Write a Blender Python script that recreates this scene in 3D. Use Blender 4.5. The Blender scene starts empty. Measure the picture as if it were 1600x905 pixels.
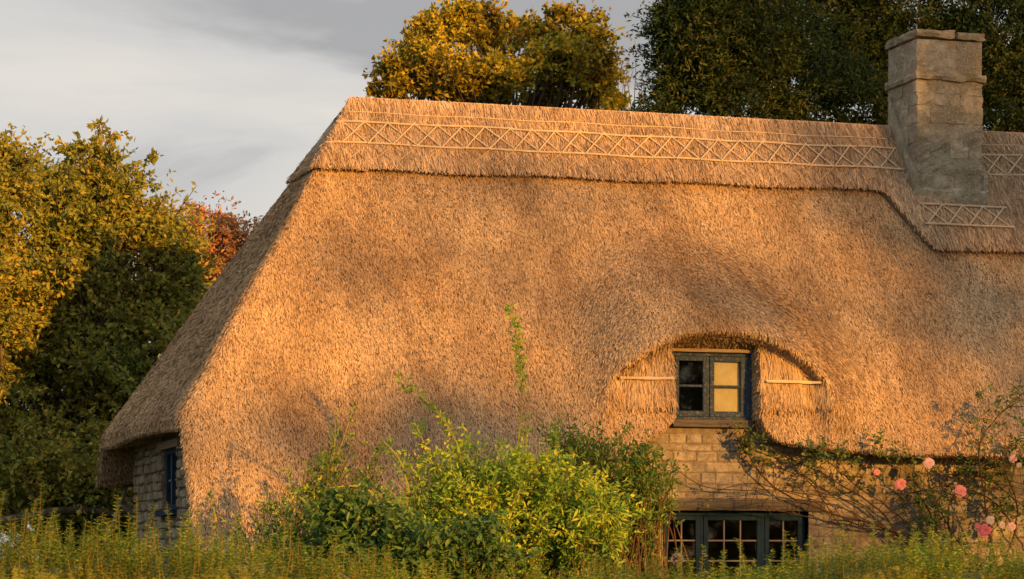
import bpy, math, random
import numpy as np
from mathutils import Vector

# ------------------------------------------------------------------ camera, world, sun, exposure
SC = bpy.context.scene
COL = SC.collection
YAW = math.radians(17.0); FPX = 4000.0; HOR = 870.0
CAM = np.array([-11.0, -28.0, 1.5])
FWD = np.array([math.sin(YAW), math.cos(YAW), 0.0])
RGT = np.array([math.cos(YAW), -math.sin(YAW), 0.0])

cam = bpy.data.cameras.new("camera")
cam.sensor_width = 36.0
cam.lens = FPX / 1600.0 * 36.0
cam.shift_y = (HOR - 452.5) / 1600.0
cam.clip_end = 5000.0
cam.dof.use_dof = True
cam.dof.focus_distance = 29.5
cam.dof.aperture_fstop = 8.0
camo = bpy.data.objects.new("camera", cam)
COL.objects.link(camo)
camo.location = CAM
camo.rotation_euler = (math.radians(90), 0, -YAW)
SC.camera = camo

SUN_EL = math.radians(10.0)
SUN_AZ = math.radians(20.0)        # from the wall's outward normal (-Y) towards +X
SUNV = np.array([math.sin(SUN_AZ) * math.cos(SUN_EL), -math.cos(SUN_AZ) * math.cos(SUN_EL), math.sin(SUN_EL)])
sun = bpy.data.lights.new("sun", 'SUN')
sun.energy = 4.7
sun.color = (1.0, 0.43, 0.060)
sun.angle = math.radians(0.7)
suno = bpy.data.objects.new("sun", sun)
COL.objects.link(suno)
suno.rotation_euler = Vector(-SUNV).to_track_quat('-Z', 'Y').to_euler()
suno.location = (20, -40, 20)

W = bpy.data.worlds.new("World")
SC.world = W
W.use_nodes = True
nt = W.node_tree
nt.nodes.clear()
wo = nt.nodes.new("ShaderNodeOutputWorld")
sky = nt.nodes.new("ShaderNodeTexSky")
sky.sky_type = 'NISHITA'
sky.sun_disc = False
sky.sun_elevation = SUN_EL
sky.sun_rotation = math.pi - SUN_AZ
bg1 = nt.nodes.new("ShaderNodeBackground"); bg1.inputs[1].default_value = 0.09
nt.links.new(sky.outputs[0], bg1.inputs[0])
tc = nt.nodes.new("ShaderNodeTexCoord")
mp = nt.nodes.new("ShaderNodeMapping")
mp.inputs['Scale'].default_value = (1.3, 1.3, 5.5)
mp.inputs['Rotation'].default_value = (0.0, 0.10, 0.0)
mp.inputs['Location'].default_value = (0.422, 0.793, 0.60)
nt.links.new(tc.outputs['Generated'], mp.inputs[0])
nz = nt.nodes.new("ShaderNodeTexNoise")
nz.inputs['Scale'].default_value = 2.2; nz.inputs['Detail'].default_value = 7.0
nz.inputs['Roughness'].default_value = 0.55; nz.inputs['Distortion'].default_value = 0.6
nt.links.new(mp.outputs[0], nz.inputs['Vector'])
cr = nt.nodes.new("ShaderNodeValToRGB")
els = cr.color_ramp.elements
els[0].position = 0.36; els[0].color = (0.295, 0.285, 0.285, 1)
els[1].position = 0.62; els[1].color = (0.57, 0.525, 0.48, 1)
e = els.new(0.47); e.color = (0.475, 0.455, 0.44, 1)
nt.links.new(nz.outputs['Fac'], cr.inputs[0])
bg2 = nt.nodes.new("ShaderNodeBackground"); bg2.inputs[1].default_value = 0.715
nt.links.new(cr.outputs[0], bg2.inputs[0])
mx = nt.nodes.new("ShaderNodeMixShader"); mx.inputs[0].default_value = 0.93
nt.links.new(bg1.outputs[0], mx.inputs[1]); nt.links.new(bg2.outputs[0], mx.inputs[2])
nt.links.new(mx.outputs[0], wo.inputs[0])

SC.view_settings.view_transform = 'Standard'
SC.view_settings.look = 'None'
SC.view_settings.gamma = 1.0
SC.view_settings.exposure = 0.95
SC.view_settings.use_curve_mapping = False

rng = np.random.default_rng(7)
random.seed(7)

# ------------------------------------------------------------------ helpers
def at(px, py, Y):
    """world point on the plane Y that the photograph shows at pixel (px, py)"""
    d = FWD + ((px - 800) / FPX) * RGT + np.array([0, 0, (HOR - py) / FPX])
    return CAM + d * ((Y - CAM[1]) / d[1])

def link(name, data, parent=None, kind=None):
    o = bpy.data.objects.new(name, data)
    COL.objects.link(o)
    if parent is not None:
        o.parent = parent
    if kind:
        o["kind"] = kind
    return o

def tag(o, label, cat, group=None):
    o["label"] = label; o["category"] = cat
    if group: o["group"] = group
    return o

def mesh_np(name, V, F, mat=None, smooth=False):
    """mesh from a vertex array and ONE face array (n,3) or (n,4), or a list of such arrays"""
    me = bpy.data.meshes.new(name)
    V = np.asarray(V, dtype=np.float32).reshape(-1, 3)
    Fs = F if isinstance(F, list) else [F]
    Fs = [np.asarray(f, dtype=np.int32) for f in Fs if len(f)]
    me.vertices.add(len(V)); me.vertices.foreach_set("co", V.ravel())
    nl = sum(f.size for f in Fs); npoly = sum(len(f) for f in Fs)
    me.loops.add(nl); me.polygons.add(npoly)
    me.loops.foreach_set("vertex_index", np.concatenate([f.ravel() for f in Fs]))
    tot = np.concatenate([np.full(len(f), f.shape[1], dtype=np.int32) for f in Fs])
    st = np.concatenate([[0], np.cumsum(tot)[:-1]]).astype(np.int32)
    me.polygons.foreach_set("loop_start", st)
    try: me.polygons.foreach_set("loop_total", tot)
    except Exception: pass
    me.polygons.foreach_set("use_smooth", np.full(npoly, bool(smooth), dtype=bool))
    me.update(calc_edges=True)
    if mat is not None: me.materials.append(mat)
    return me

class MB:
    """collects geometry for one mesh"""
    def __init__(s): s.V = []; s.Q = []; s.T = []; s.n = 0
    def add(s, V, Q=None, T=None):
        V = np.asarray(V, float).reshape(-1, 3)
        if Q is not None and len(Q): s.Q.append(np.asarray(Q, int) + s.n)
        if T is not None and len(T): s.T.append(np.asarray(T, int) + s.n)
        s.V.append(V); s.n += len(V)
    def box(s, x0, x1, y0, y1, z0, z1):
        V = [(x, y, z) for x in (x0, x1) for y in (y0, y1) for z in (z0, z1)]
        s.add(V, [(0,1,3,2),(4,6,7,5),(0,4,5,1),(2,3,7,6),(0,2,6,4),(1,5,7,3)])
    def tube(s, pts, rad, n=6):
        P = np.asarray(pts, float); m = len(P)
        R = np.broadcast_to(np.asarray(rad, float), (m,))
        T = np.gradient(P, axis=0); T /= np.linalg.norm(T, axis=1)[:, None] + 1e-9
        ref = np.array([0.31, 0.2, 0.93]) if abs(T[:, 2]).mean() < 0.8 else np.array([1.0, 0.1, 0.0])
        A = np.cross(T, ref); A /= np.linalg.norm(A, axis=1)[:, None] + 1e-9
        B = np.cross(T, A)
        th = np.arange(n) * 2 * math.pi / n
        V = P[:, None, :] + R[:, None, None] * (np.cos(th)[None, :, None] * A[:, None, :] + np.sin(th)[None, :, None] * B[:, None, :])
        i = np.arange(m - 1)[:, None] * n; j = np.arange(n)[None, :]; j2 = (j + 1) % n
        Q = np.stack([i + j, i + j2, i + n + j2, i + n + j], -1).reshape(-1, 4)
        V = V.reshape(-1, 3)
        c0 = len(V); V = np.vstack([V, P[0], P[-1]])
        T3 = [(c0, (k + 1) % n, k) for k in range(n)] + [(c0 + 1, (m - 1) * n + k, (m - 1) * n + (k + 1) % n) for k in range(n)]
        s.add(V, Q, T3)
    def mesh(s, name, mat, smooth=False):
        F = []
        if s.Q: F.append(np.concatenate(s.Q))
        if s.T: F.append(np.concatenate(s.T))
        return mesh_np(name, np.concatenate(s.V), F, mat, smooth)
    def build(s, name, mat, parent=None, smooth=False, kind=None):
        return link(name, s.mesh(name, mat, smooth), parent, kind)

def empty(name, loc=(0, 0, 0)):
    o = bpy.data.objects.new(name, None)
    o.empty_display_size = 0.2
    COL.objects.link(o)
    o.location = loc
    return o

def sst(a, b, x):
    t = np.clip((x - a) / (b - a), 0, 1); return t * t * (3 - 2 * t)

def norm(v): return v / (np.linalg.norm(v, axis=-1, keepdims=True) + 1e-9)

def bez(a, b, c, n):
    t = np.linspace(0, 1, n)[:, None]
    return (1 - t) ** 2 * np.asarray(a) + 2 * t * (1 - t) * np.asarray(b) + t * t * np.asarray(c)

def spline(pts, n):
    """Catmull-Rom through the points"""
    P = np.asarray(pts, float); P = np.vstack([2 * P[0] - P[1], P, 2 * P[-1] - P[-2]])
    out = []; m = len(P) - 3
    for s in np.linspace(0, m - 1e-6, n):
        k = int(s); t = s - k; a, b, c, d = P[k:k + 4]
        out.append(0.5 * (2 * b + (c - a) * t + (2 * a - 5 * b + 4 * c - d) * t * t + (3 * b - a - 3 * c + d) * t ** 3))
    return np.array(out)

# ------------------------------------------------------------------ materials
def mat_base(name, rough=0.85, spec=0.2):
    m = bpy.data.materials.new(name); m.use_nodes = True
    n = m.node_tree; b = n.nodes["Principled BSDF"]
    b.inputs["Roughness"].default_value = rough
    b.inputs["Specular IOR Level"].default_value = spec
    return m, n, b

def N(n, t, **kw):
    x = n.nodes.new(t)
    for k, v in kw.items():
        if k in x.inputs: x.inputs[k].default_value = v
        else: setattr(x, k, v)
    return x

def ramp(n, stops, interp='LINEAR'):
    r = n.nodes.new("ShaderNodeValToRGB"); cr = r.color_ramp; cr.interpolation = interp
    while len(cr.elements) < len(stops): cr.elements.new(0.5)
    for e_, (p, c) in zip(cr.elements, stops):
        e_.position = p; e_.color = (*c, 1)
    return r

def mixc(n, a, b, fac, mode='MIX'):
    m = n.nodes.new("ShaderNodeMix"); m.data_type = 'RGBA'; m.blend_type = mode
    for s, v in ((0, fac), (6, a), (7, b)):
        if hasattr(v, 'is_linked'): n.links.new(v, m.inputs[s])
        elif isinstance(v, (int, float)): m.inputs[s].default_value = v
        else: m.inputs[s].default_value = (*v, 1)
    return m.outputs[2]

def tex(n, scale, detail=4, rough=0.55, coord='Object', vec=None, dist=0.0):
    if vec is None:
        t = n.nodes.new("ShaderNodeTexCoord"); vec = t.outputs[coord]
    x = n.nodes.new("ShaderNodeTexNoise")
    x.inputs['Scale'].default_value = scale; x.inputs['Detail'].default_value = detail
    x.inputs['Roughness'].default_value = rough; x.inputs['Distortion'].default_value = dist
    n.links.new(vec, x.inputs['Vector'])
    return x.outputs['Fac']

def bump(n, b, h, strength=0.4, dist=0.02):
    x = n.nodes.new("ShaderNodeBump"); x.inputs['Strength'].default_value = strength
    x.inputs['Distance'].default_value = dist
    n.links.new(h, x.inputs['Height']); n.links.new(x.outputs[0], b.inputs['Normal'])

def leaf_mat(name, stops, patch=None, patch_scale=0.8, translucent=0.35, rough=0.6):
    """leaf colours vary leaf by leaf (random per island) and bough by bough (noise)"""
    m, n, b = mat_base(name, rough, 0.25)
    g = n.nodes.new("ShaderNodeNewGeometry")
    r = ramp(n, stops); n.links.new(g.outputs['Random Per Island'], r.inputs[0])
    c = r.outputs[0]
    if patch:
        f = tex(n, patch_scale, 3, 0.5)
        rr = ramp(n, [(0.42, (0, 0, 0)), (0.60, (1, 1, 1))]); n.links.new(f, rr.inputs[0])
        r2 = ramp(n, patch); n.links.new(g.outputs['Random Per Island'], r2.inputs[0])
        c = mixc(n, c, r2.outputs[0], rr.outputs[0])
    n.links.new(c, b.inputs['Base Color'])
    t = n.nodes.new("ShaderNodeBsdfTranslucent"); n.links.new(c, t.inputs[0])
    mx_ = n.nodes.new("ShaderNodeMixShader"); mx_.inputs[0].default_value = translucent
    out = n.nodes["Material Output"]
    n.links.new(b.outputs[0], mx_.inputs[1]); n.links.new(t.outputs[0], mx_.inputs[2]); n.links.new(mx_.outputs[0], out.inputs[0])
    return m

def straw_mat(name, stops, patch_dark=(0.55, 0.52, 0.50), pscale=0.9, lo=0.36, hi=0.60, amt=0.9):
    """reed by reed colour, with grey-brown weathered patches and run-off streaks"""
    m, n, b = mat_base(name, 0.85, 0.10)
    g = n.nodes.new("ShaderNodeNewGeometry")
    r = ramp(n, stops); n.links.new(g.outputs['Random Per Island'], r.inputs[0])
    mp_ = n.nodes.new("ShaderNodeMapping"); mp_.inputs['Scale'].default_value = (1.0, 0.6, 0.35); n.links.new(g.outputs['Position'], mp_.inputs[0])
    f = tex(n, pscale, 7, 0.62, vec=mp_.outputs[0], dist=0.4)
    rr = ramp(n, [(lo, patch_dark), (hi, (1, 1, 1))]); n.links.new(f, rr.inputs[0])
    f2 = tex(n, 5.5, 4, 0.6, vec=mp_.outputs[0]); r2 = ramp(n, [(0.3, (0.80, 0.78, 0.76)), (0.6, (1.04, 1.02, 1.0))]); n.links.new(f2, r2.inputs[0])
    c = mixc(n, r.outputs[0], rr.outputs[0], amt, 'MULTIPLY'); c = mixc(n, c, r2.outputs[0], 1.0, 'MULTIPLY')
    n.links.new(c, b.inputs['Base Color'])
    return m

M = {}
M['straw'] = straw_mat('weathered_straw', [(0, (0.10, 0.07, 0.042)), (0.12, (0.30, 0.22, 0.13)), (0.25, (0.50, 0.37, 0.225)), (0.75, (0.64, 0.475, 0.29)), (1, (0.75, 0.575, 0.365))], patch_dark=(0.62, 0.57, 0.55))  # darkest stops stand in for the shaded gaps between reeds
M['ridge_straw'] = straw_mat('ridge_straw', [(0, (0.18, 0.13, 0.085)), (0.3, (0.46, 0.345, 0.235)), (0.7, (0.59, 0.44, 0.29)), (1, (0.78, 0.61, 0.42))], pscale=0.6, patch_dark=(0.72, 0.68, 0.65))
def thatch_base():
    m, n, b = mat_base('thatch_bed', 0.95, 0.1)
    f = tex(n, 45, 5, 0.7); r = ramp(n, [(0.3, (0.10, 0.07, 0.045)), (0.7, (0.34, 0.24, 0.15))])
    n.links.new(f, r.inputs[0]); n.links.new(r.outputs[0], b.inputs['Base Color'])
    bump(n, b, f, 0.8, 0.03)
    return m
M['thatch'] = thatch_base()
def wood(name, c0, c1, rough=0.7, sc=(6, 6, 60), objv=True):
    m, n, b = mat_base(name, rough, 0.12)
    t = n.nodes.new("ShaderNodeTexCoord"); mpp = n.nodes.new("ShaderNodeMapping"); mpp.inputs['Scale'].default_value = sc
    n.links.new(t.outputs['Object'], mpp.inputs[0])
    f = tex(n, 1.0, 6, 0.7, vec=mpp.outputs[0])
    r = ramp(n, [(0.3, c0), (0.7, c1)]); n.links.new(f, r.inputs[0]); n.links.new(r.outputs[0], b.inputs['Base Color'])
    bump(n, b, f, 0.35, 0.006)
    return m
M['rod'] = wood('split_hazel', (0.38, 0.31, 0.22), (0.68, 0.57, 0.42), 0.7, (8, 40, 40))
M['pale_rod'] = wood('peeled_hazel', (0.56, 0.46, 0.33), (0.78, 0.66, 0.49), 0.6, (8, 40, 40))
M['twine'] = wood('straw_twine', (0.40, 0.31, 0.19), (0.58, 0.46, 0.30), 0.8)
def painted(name, paint, bare, amount=0.42):
    m, n, b = mat_base(name, 0.8, 0.10)
    f = tex(n, 30, 8, 0.75); r = ramp(n, [(amount - 0.04, (1, 1, 1)), (amount + 0.03, (0, 0, 0))]); n.links.new(f, r.inputs[0])
    f2 = tex(n, 6, 3, 0.6); p2 = ramp(n, [(0.3, tuple(v * 0.75 for v in paint)), (0.7, tuple(v * 1.2 for v in paint))]); n.links.new(f2, p2.inputs[0])
    c = mixc(n, p2.outputs[0], bare, r.outputs[0]); n.links.new(c, b.inputs['Base Color'])
    bump(n, b, f, 0.15, 0.004)
    return m
M['blue_worn'] = painted('worn_blue_grey_paint', (0.036, 0.062, 0.104), (0.20, 0.16, 0.13), 0.43)
M['blue'] = painted('dark_blue_paint', (0.014, 0.033, 0.060), (0.10, 0.095, 0.09), 0.33)
M['bar'] = painted('pale_glazing_bar', (0.19, 0.18, 0.17), (0.2, 0.18, 0.15), 0.36)
M['timber'] = wood('weathered_timber', (0.045, 0.040, 0.035), (0.15, 0.135, 0.12), 0.85, (3, 20, 40))
M['oak'] = wood('silvered_oak', (0.16, 0.12, 0.085), (0.36, 0.28, 0.20), 0.8, (4, 20, 40))
def glass():
    m = bpy.data.materials.new('window_glass'); m.use_nodes = True; n = m.node_tree; n.nodes.clear()
    o = n.nodes.new("ShaderNodeOutputMaterial"); tr = n.nodes.new("ShaderNodeBsdfTransparent"); gl = n.nodes.new("ShaderNodeBsdfGlossy")
    gl.inputs['Roughness'].default_value = 0.02; gl.inputs[0].default_value = (0.8, 0.8, 0.8, 1)
    tr.inputs[0].default_value = (0.85, 0.87, 0.86, 1)
    fr = n.nodes.new("ShaderNodeFresnel"); fr.inputs[0].default_value = 1.35
    mx_ = n.nodes.new("ShaderNodeMixShader"); n.links.new(fr.outputs[0], mx_.inputs[0])
    n.links.new(tr.outputs[0], mx_.inputs[1]); n.links.new(gl.outputs[0], mx_.inputs[2]); n.links.new(mx_.outputs[0], o.inputs[0])
    return m
M['glass'] = glass()
def plain(name, c, rough=0.9, spec=0.2):
    m, n, b = mat_base(name, rough, spec)
    f = tex(n, 8, 4, 0.6); r = ramp(n, [(0.3, tuple(v * 0.82 for v in c)), (0.7, tuple(min(1, v * 1.12) for v in c))])
    n.links.new(f, r.inputs[0]); n.links.new(r.outputs[0], b.inputs['Base Color'])
    return m
M['blind'] = plain('cream_blind', (0.70, 0.60, 0.40))
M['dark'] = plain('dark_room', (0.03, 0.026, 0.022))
def stone_mat(name, stops, moss=(0.12, 0.12, 0.06), mamt=0.62, bstr=0.7, lich=(0.42, 0.40, 0.34), lth=0.60):
    m, n, b = mat_base(name, 0.95, 0.08)
    oi = n.nodes.new("ShaderNodeObjectInfo"); r = ramp(n, stops); n.links.new(oi.outputs['Random'], r.inputs[0])
    g = n.nodes.new("ShaderNodeNewGeometry")
    f = tex(n, 7, 8, 0.7, vec=g.outputs['Position']); f2 = tex(n, 2.2, 6, 0.65, vec=g.outputs['Position']); f3 = tex(n, 38, 5, 0.7, vec=g.outputs['Position'])
    v = ramp(n, [(0.30, (0.45, 0.43, 0.40)), (0.70, (1.35, 1.32, 1.28))]); n.links.new(f, v.inputs[0])
    c = mixc(n, r.outputs[0], v.outputs[0], 1.0, 'MULTIPLY')
    mm = ramp(n, [(mamt - 0.05, (0, 0, 0)), (mamt + 0.06, (1, 1, 1))]); n.links.new(f2, mm.inputs[0])
    c = mixc(n, c, moss, mm.outputs[0])
    ml = ramp(n, [(lth, (0, 0, 0)), (lth + 0.08, (0.8, 0.8, 0.8))]); n.links.new(f3, ml.inputs[0])
    c = mixc(n, c, lich, ml.outputs[0])
    n.links.new(c, b.inputs['Base Color'])
    ad = n.nodes.new("ShaderNodeMath"); ad.operation = 'ADD'; n.links.new(f, ad.inputs[0]); n.links.new(f3, ad.inputs[1])
    bump(n, b, ad.outputs[0], bstr, 0.03)
    return m
M['stone'] = stone_mat('cream_limestone', [(0, (0.31, 0.275, 0.215)), (0.4, (0.40, 0.36, 0.285)), (0.75, (0.47, 0.425, 0.345)), (1, (0.35, 0.325, 0.275))], moss=(0.18, 0.155, 0.12), mamt=0.57, bstr=1.0)
M['mortar'] = stone_mat('lime_mortar', [(0, (0.30, 0.26, 0.20)), (1, (0.30, 0.26, 0.20))], mamt=0.62, bstr=1.0)
M['gstone'] = stone_mat('grey_rubble_stone', [(0, (0.20, 0.175, 0.13)), (0.5, (0.30, 0.265, 0.20)), (1, (0.36, 0.33, 0.27))], moss=(0.13, 0.13, 0.06), mamt=0.6)
M['gmortar'] = stone_mat('grey_mortar', [(0, (0.22, 0.195, 0.15)), (1, (0.22, 0.195, 0.15))], mamt=0.62)
M['chim'] = stone_mat('chimney_stone', [(0, (0.36, 0.335, 0.27)), (0.5, (0.42, 0.39, 0.315)), (1, (0.48, 0.445, 0.36))], moss=(0.26, 0.235, 0.175), mamt=0.52, bstr=1.0, lich=(0.46, 0.43, 0.34), lth=0.53)
M['chimcap'] = stone_mat('chimney_cap_stone', [(0, (0.29, 0.265, 0.21)), (1, (0.35, 0.32, 0.255))], moss=(0.17, 0.16, 0.10), mamt=0.55, bstr=0.8)
M['bark'] = wood('bark', (0.035, 0.028, 0.02), (0.13, 0.10, 0.075), 0.95, (4, 4, 1.5))
M['darkbark'] = wood('dark_bark', (0.018, 0.014, 0.010), (0.05, 0.04, 0.03), 0.95, (4, 4, 1.5))
M['greystem'] = wood('grey_stem', (0.16, 0.14, 0.11), (0.34, 0.30, 0.24), 0.9, (8, 8, 2))
M['cane'] = wood('rose_cane', (0.035, 0.024, 0.014), (0.115, 0.07, 0.04), 0.8, (8, 8, 8))
M['hedgestem'] = wood('hedge_stem', (0.10, 0.085, 0.03), (0.20, 0.15, 0.05), 0.7, (8, 8, 8))
M['shoot'] = wood('young_shoot', (0.24, 0.24, 0.03), (0.40, 0.36, 0.06), 0.7, (8, 8, 8))
M['maple'] = leaf_mat('golden_maple_leaf', [(0, (0.12, 0.14, 0.025)), (0.35, (0.38, 0.36, 0.04)), (0.7, (0.62, 0.54, 0.05)), (1, (0.72, 0.54, 0.06))],
                      [(0, (0.08, 0.09, 0.02)), (0.5, (0.20, 0.18, 0.025)), (1, (0.45, 0.31, 0.03))], 0.9, 0.42)
M['haw'] = leaf_mat('hawthorn_leaf', [(0, (0.16, 0.20, 0.045)), (0.5, (0.31, 0.32, 0.06)), (0.85, (0.46, 0.38, 0.055)), (1, (0.56, 0.36, 0.05))],
                    [(0, (0.13, 0.18, 0.045)), (0.6, (0.25, 0.29, 0.06)), (1, (0.38, 0.36, 0.05))], 0.8, 0.4)
M['red'] = leaf_mat('russet_leaf', [(0, (0.28, 0.15, 0.08)), (0.5, (0.48, 0.26, 0.13)), (1, (0.60, 0.38, 0.16))])
M['yewtree'] = leaf_mat('dark_evergreen_spray', [(0, (0.010, 0.026, 0.008)), (0.6, (0.026, 0.060, 0.014)), (1, (0.06, 0.095, 0.02))],
                        [(0, (0.02, 0.042, 0.010)), (0.6, (0.06, 0.095, 0.016)), (1, (0.20, 0.19, 0.028))], 0.38, 0.25)
M['under'] = leaf_mat('dark_understory_leaf', [(0, (0.10, 0.13, 0.035)), (1, (0.26, 0.29, 0.07))])
M['shrubY'] = leaf_mat('yellow_green_leaf', [(0, (0.12, 0.24, 0.035)), (0.4, (0.34, 0.52, 0.06)), (0.85, (0.64, 0.72, 0.08)), (1, (0.74, 0.62, 0.09))],
                       [(0, (0.08, 0.20, 0.035)), (1, (0.32, 0.50, 0.06))], 1.5, 0.42)
M['shrubD'] = leaf_mat('deep_green_leaf', [(0, (0.035, 0.09, 0.028)), (0.7, (0.08, 0.18, 0.045)), (1, (0.18, 0.28, 0.06))], None)
M['shrubM'] = leaf_mat('mid_green_leaf', [(0, (0.06, 0.15, 0.03)), (0.7, (0.18, 0.30, 0.045)), (1, (0.42, 0.48, 0.06))], None)
M['rosel'] = leaf_mat('rose_leaf', [(0, (0.045, 0.075, 0.02)), (0.7, (0.10, 0.15, 0.03)), (1, (0.22, 0.26, 0.04))], None)
M['yew'] = leaf_mat('yew_needle', [(0, (0.045, 0.12, 0.02)), (0.6, (0.13, 0.26, 0.035)), (1, (0.40, 0.48, 0.05))],
                    [(0, (0.035, 0.08, 0.014)), (1, (0.11, 0.17, 0.025))], 1.3)
def petal(name, c0, c1):
    m, n, b = mat_base(name, 0.6, 0.2)
    g = n.nodes.new("ShaderNodeNewGeometry"); r = ramp(n, [(0, c0), (1, c1)]); n.links.new(g.outputs['Random Per Island'], r.inputs[0])
    n.links.new(r.outputs[0], b.inputs['Base Color'])
    t = n.nodes.new("ShaderNodeBsdfTranslucent"); n.links.new(r.outputs[0], t.inputs[0])
    mx_ = n.nodes.new("ShaderNodeMixShader"); mx_.inputs[0].default_value = 0.3
    n.links.new(b.outputs[0], mx_.inputs[1]); n.links.new(t.outputs[0], mx_.inputs[2]); n.links.new(mx_.outputs[0], n.nodes["Material Output"].inputs[0])
    return m
M['pink'] = petal('pink_petal', (0.72, 0.24, 0.25), (0.85, 0.42, 0.40))
M['deep'] = petal('deep_pink_petal', (0.68, 0.14, 0.22), (0.82, 0.28, 0.34))
M['pale'] = petal('pale_pink_petal', (0.66, 0.40, 0.42), (0.80, 0.56, 0.55))
M['white'] = petal('white_petal', (0.62, 0.50, 0.48), (0.76, 0.66, 0.62))
M['lilac'] = petal('lilac_petal', (0.28, 0.24, 0.50), (0.42, 0.38, 0.62))

# ------------------------------------------------------------------ ground
def ground():
    m, n, b = mat_base('lawn', 0.95, 0.1)
    f = tex(n, 0.6, 6, 0.6); f2 = tex(n, 40, 4, 0.7)
    r = ramp(n, [(0.3, (0.035, 0.05, 0.014)), (0.7, (0.075, 0.085, 0.024))]); n.links.new(f, r.inputs[0])
    r2 = ramp(n, [(0.3, (0.6, 0.6, 0.6)), (0.7, (1.3, 1.3, 1.2))]); n.links.new(f2, r2.inputs[0])
    n.links.new(mixc(n, r.outputs[0], r2.outputs[0], 1.0, 'MULTIPLY'), b.inputs['Base Color'])
    bump(n, b, f2, 0.6, 0.05)
    g = np.concatenate([np.linspace(-2500, -80, 12), np.linspace(-70, 80, 60), np.linspace(90, 2500, 12)])
    X, Y = np.meshgrid(g, g, indexing='ij'); Z = 0.03 * np.sin(X * 0.7) * np.cos(Y * 0.5) - 0.04
    k = len(g); i = np.arange(k - 1)[:, None] * k + np.arange(k - 1)[None, :]
    Q = np.stack([i, i + k, i + k + 1, i + 1], -1).reshape(-1, 4)
    link('ground', mesh_np('ground', np.stack([X, Y, Z], -1), Q, m, True), None, 'structure')
ground()

# ------------------------------------------------------------------ thatch surface
KF, KL, ZT = 1.47, 1.54, 7.05
XRL, XRR, YR = -3.72, 9.0, 2.5
def Yf(z): return YR - (ZT - z) / KF
def Yb(z): return YR + (ZT - z) / KF
def Xl(z): return XRL - (ZT - np.maximum(z, 3.05)) / KL
def Xr(z): return XRR + (ZT - z) / KL
BRX = np.array([-1.40, -1.25, -1.0, -0.75, -0.5, -0.2, 0.15, 0.5, 0.8, 1.1, 1.38])
BRZ = np.array([3.46, 3.60, 3.80, 3.95, 4.04, 4.08, 4.075, 4.03, 3.90, 3.72, 3.46])
def zbrow(x): return np.interp(x, BRX, BRZ)
def front_y(x, z):
    base = Yf(z); zb = zbrow(x)
    yp = -0.14 - 0.16 * (3.95 - z) - 0.055 * sst(3.26, 3.285, z)
    wp = sst(-1.50, -0.95, x) * (1 - sst(0.95, 1.5, x))
    dif = base - yp
    soft = 0.5 * (dif + np.sqrt(dif * dif + 0.01))
    yrec = base - wp * soft
    A = np.where(x < 0, np.exp(-(np.abs(x) / 1.36) ** 5), np.exp(-(np.abs(x) / 1.50) ** 3.6)) * 0.90
    up = 1 - sst(0.0, 1.55, z - zb)
    dn = sst(-0.65, 0.0, z - zb)
    above = base - A * up
    cont = base - A * dn
    ein = sst(1.05, 1.42, np.abs(x))
    below = yrec * (1 - ein) + cont * ein
    s = 1 / (1 + np.exp(-np.clip((z - zb) / 0.012, -40, 40)))
    und = 0.022 * np.sin(x * 2.1 + 0.7 * z) * np.sin(z * 1.9 + 0.5 * x) + 0.012 * np.sin(x * 5.3 + 1.2) * np.sin(z * 4.1)
    return above * s + below * (1 - s) + und

EVX = np.array([-7.5, -3.2, -2.6, -2.0, -1.6, -1.2, -0.9, -0.66, -0.565, 0.515, 0.56, 0.68, 1.1, 2.2, 12])
EVZ = np.array([1.35, 1.45, 1.75, 2.15, 2.48, 2.72, 2.87, 3.02, 3.13, 3.14, 3.0, 2.88, 2.80, 2.73, 2.70])

# columns: (kind, parameter)
cols = []
for x in np.linspace(XRR, XRL, 16)[:-1]: cols.append(('B', x))
for t in np.linspace(0, 1, 14)[:-1]: cols.append(('BF', t))
for t in np.linspace(0, 1, 130): cols.append(('L', t))
for t in np.linspace(0, 1, 70)[1:]: cols.append(('FF', t))
xs = list(np.arange(XRL + 0.045, 5.2, 0.045)) + list(np.arange(5.3, XRR, 0.25))
xs = [x for x in xs if not (abs(x - 0.513) < 0.02 or abs(x + 0.563) < 0.02)] + [-0.565, -0.561, 0.511, 0.515]
for x in sorted(xs): cols.append(('F', x))
for t in np.linspace(0, 1, 14): cols.append(('RF', t))
for t in np.linspace(0, 1, 20)[1:]: cols.append(('R', t))
for t in np.linspace(0, 1, 14)[1:]: cols.append(('BR', t))
kind = [c[0] for c in cols]
par = np.array([c[1] for c in cols]); K = np.array(kind)
NC = len(cols)
ZG = np.arange(7.05, 1.2, -0.03)
SX = np.zeros((len(ZG), NC)); SY = np.zeros_like(SX)
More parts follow.
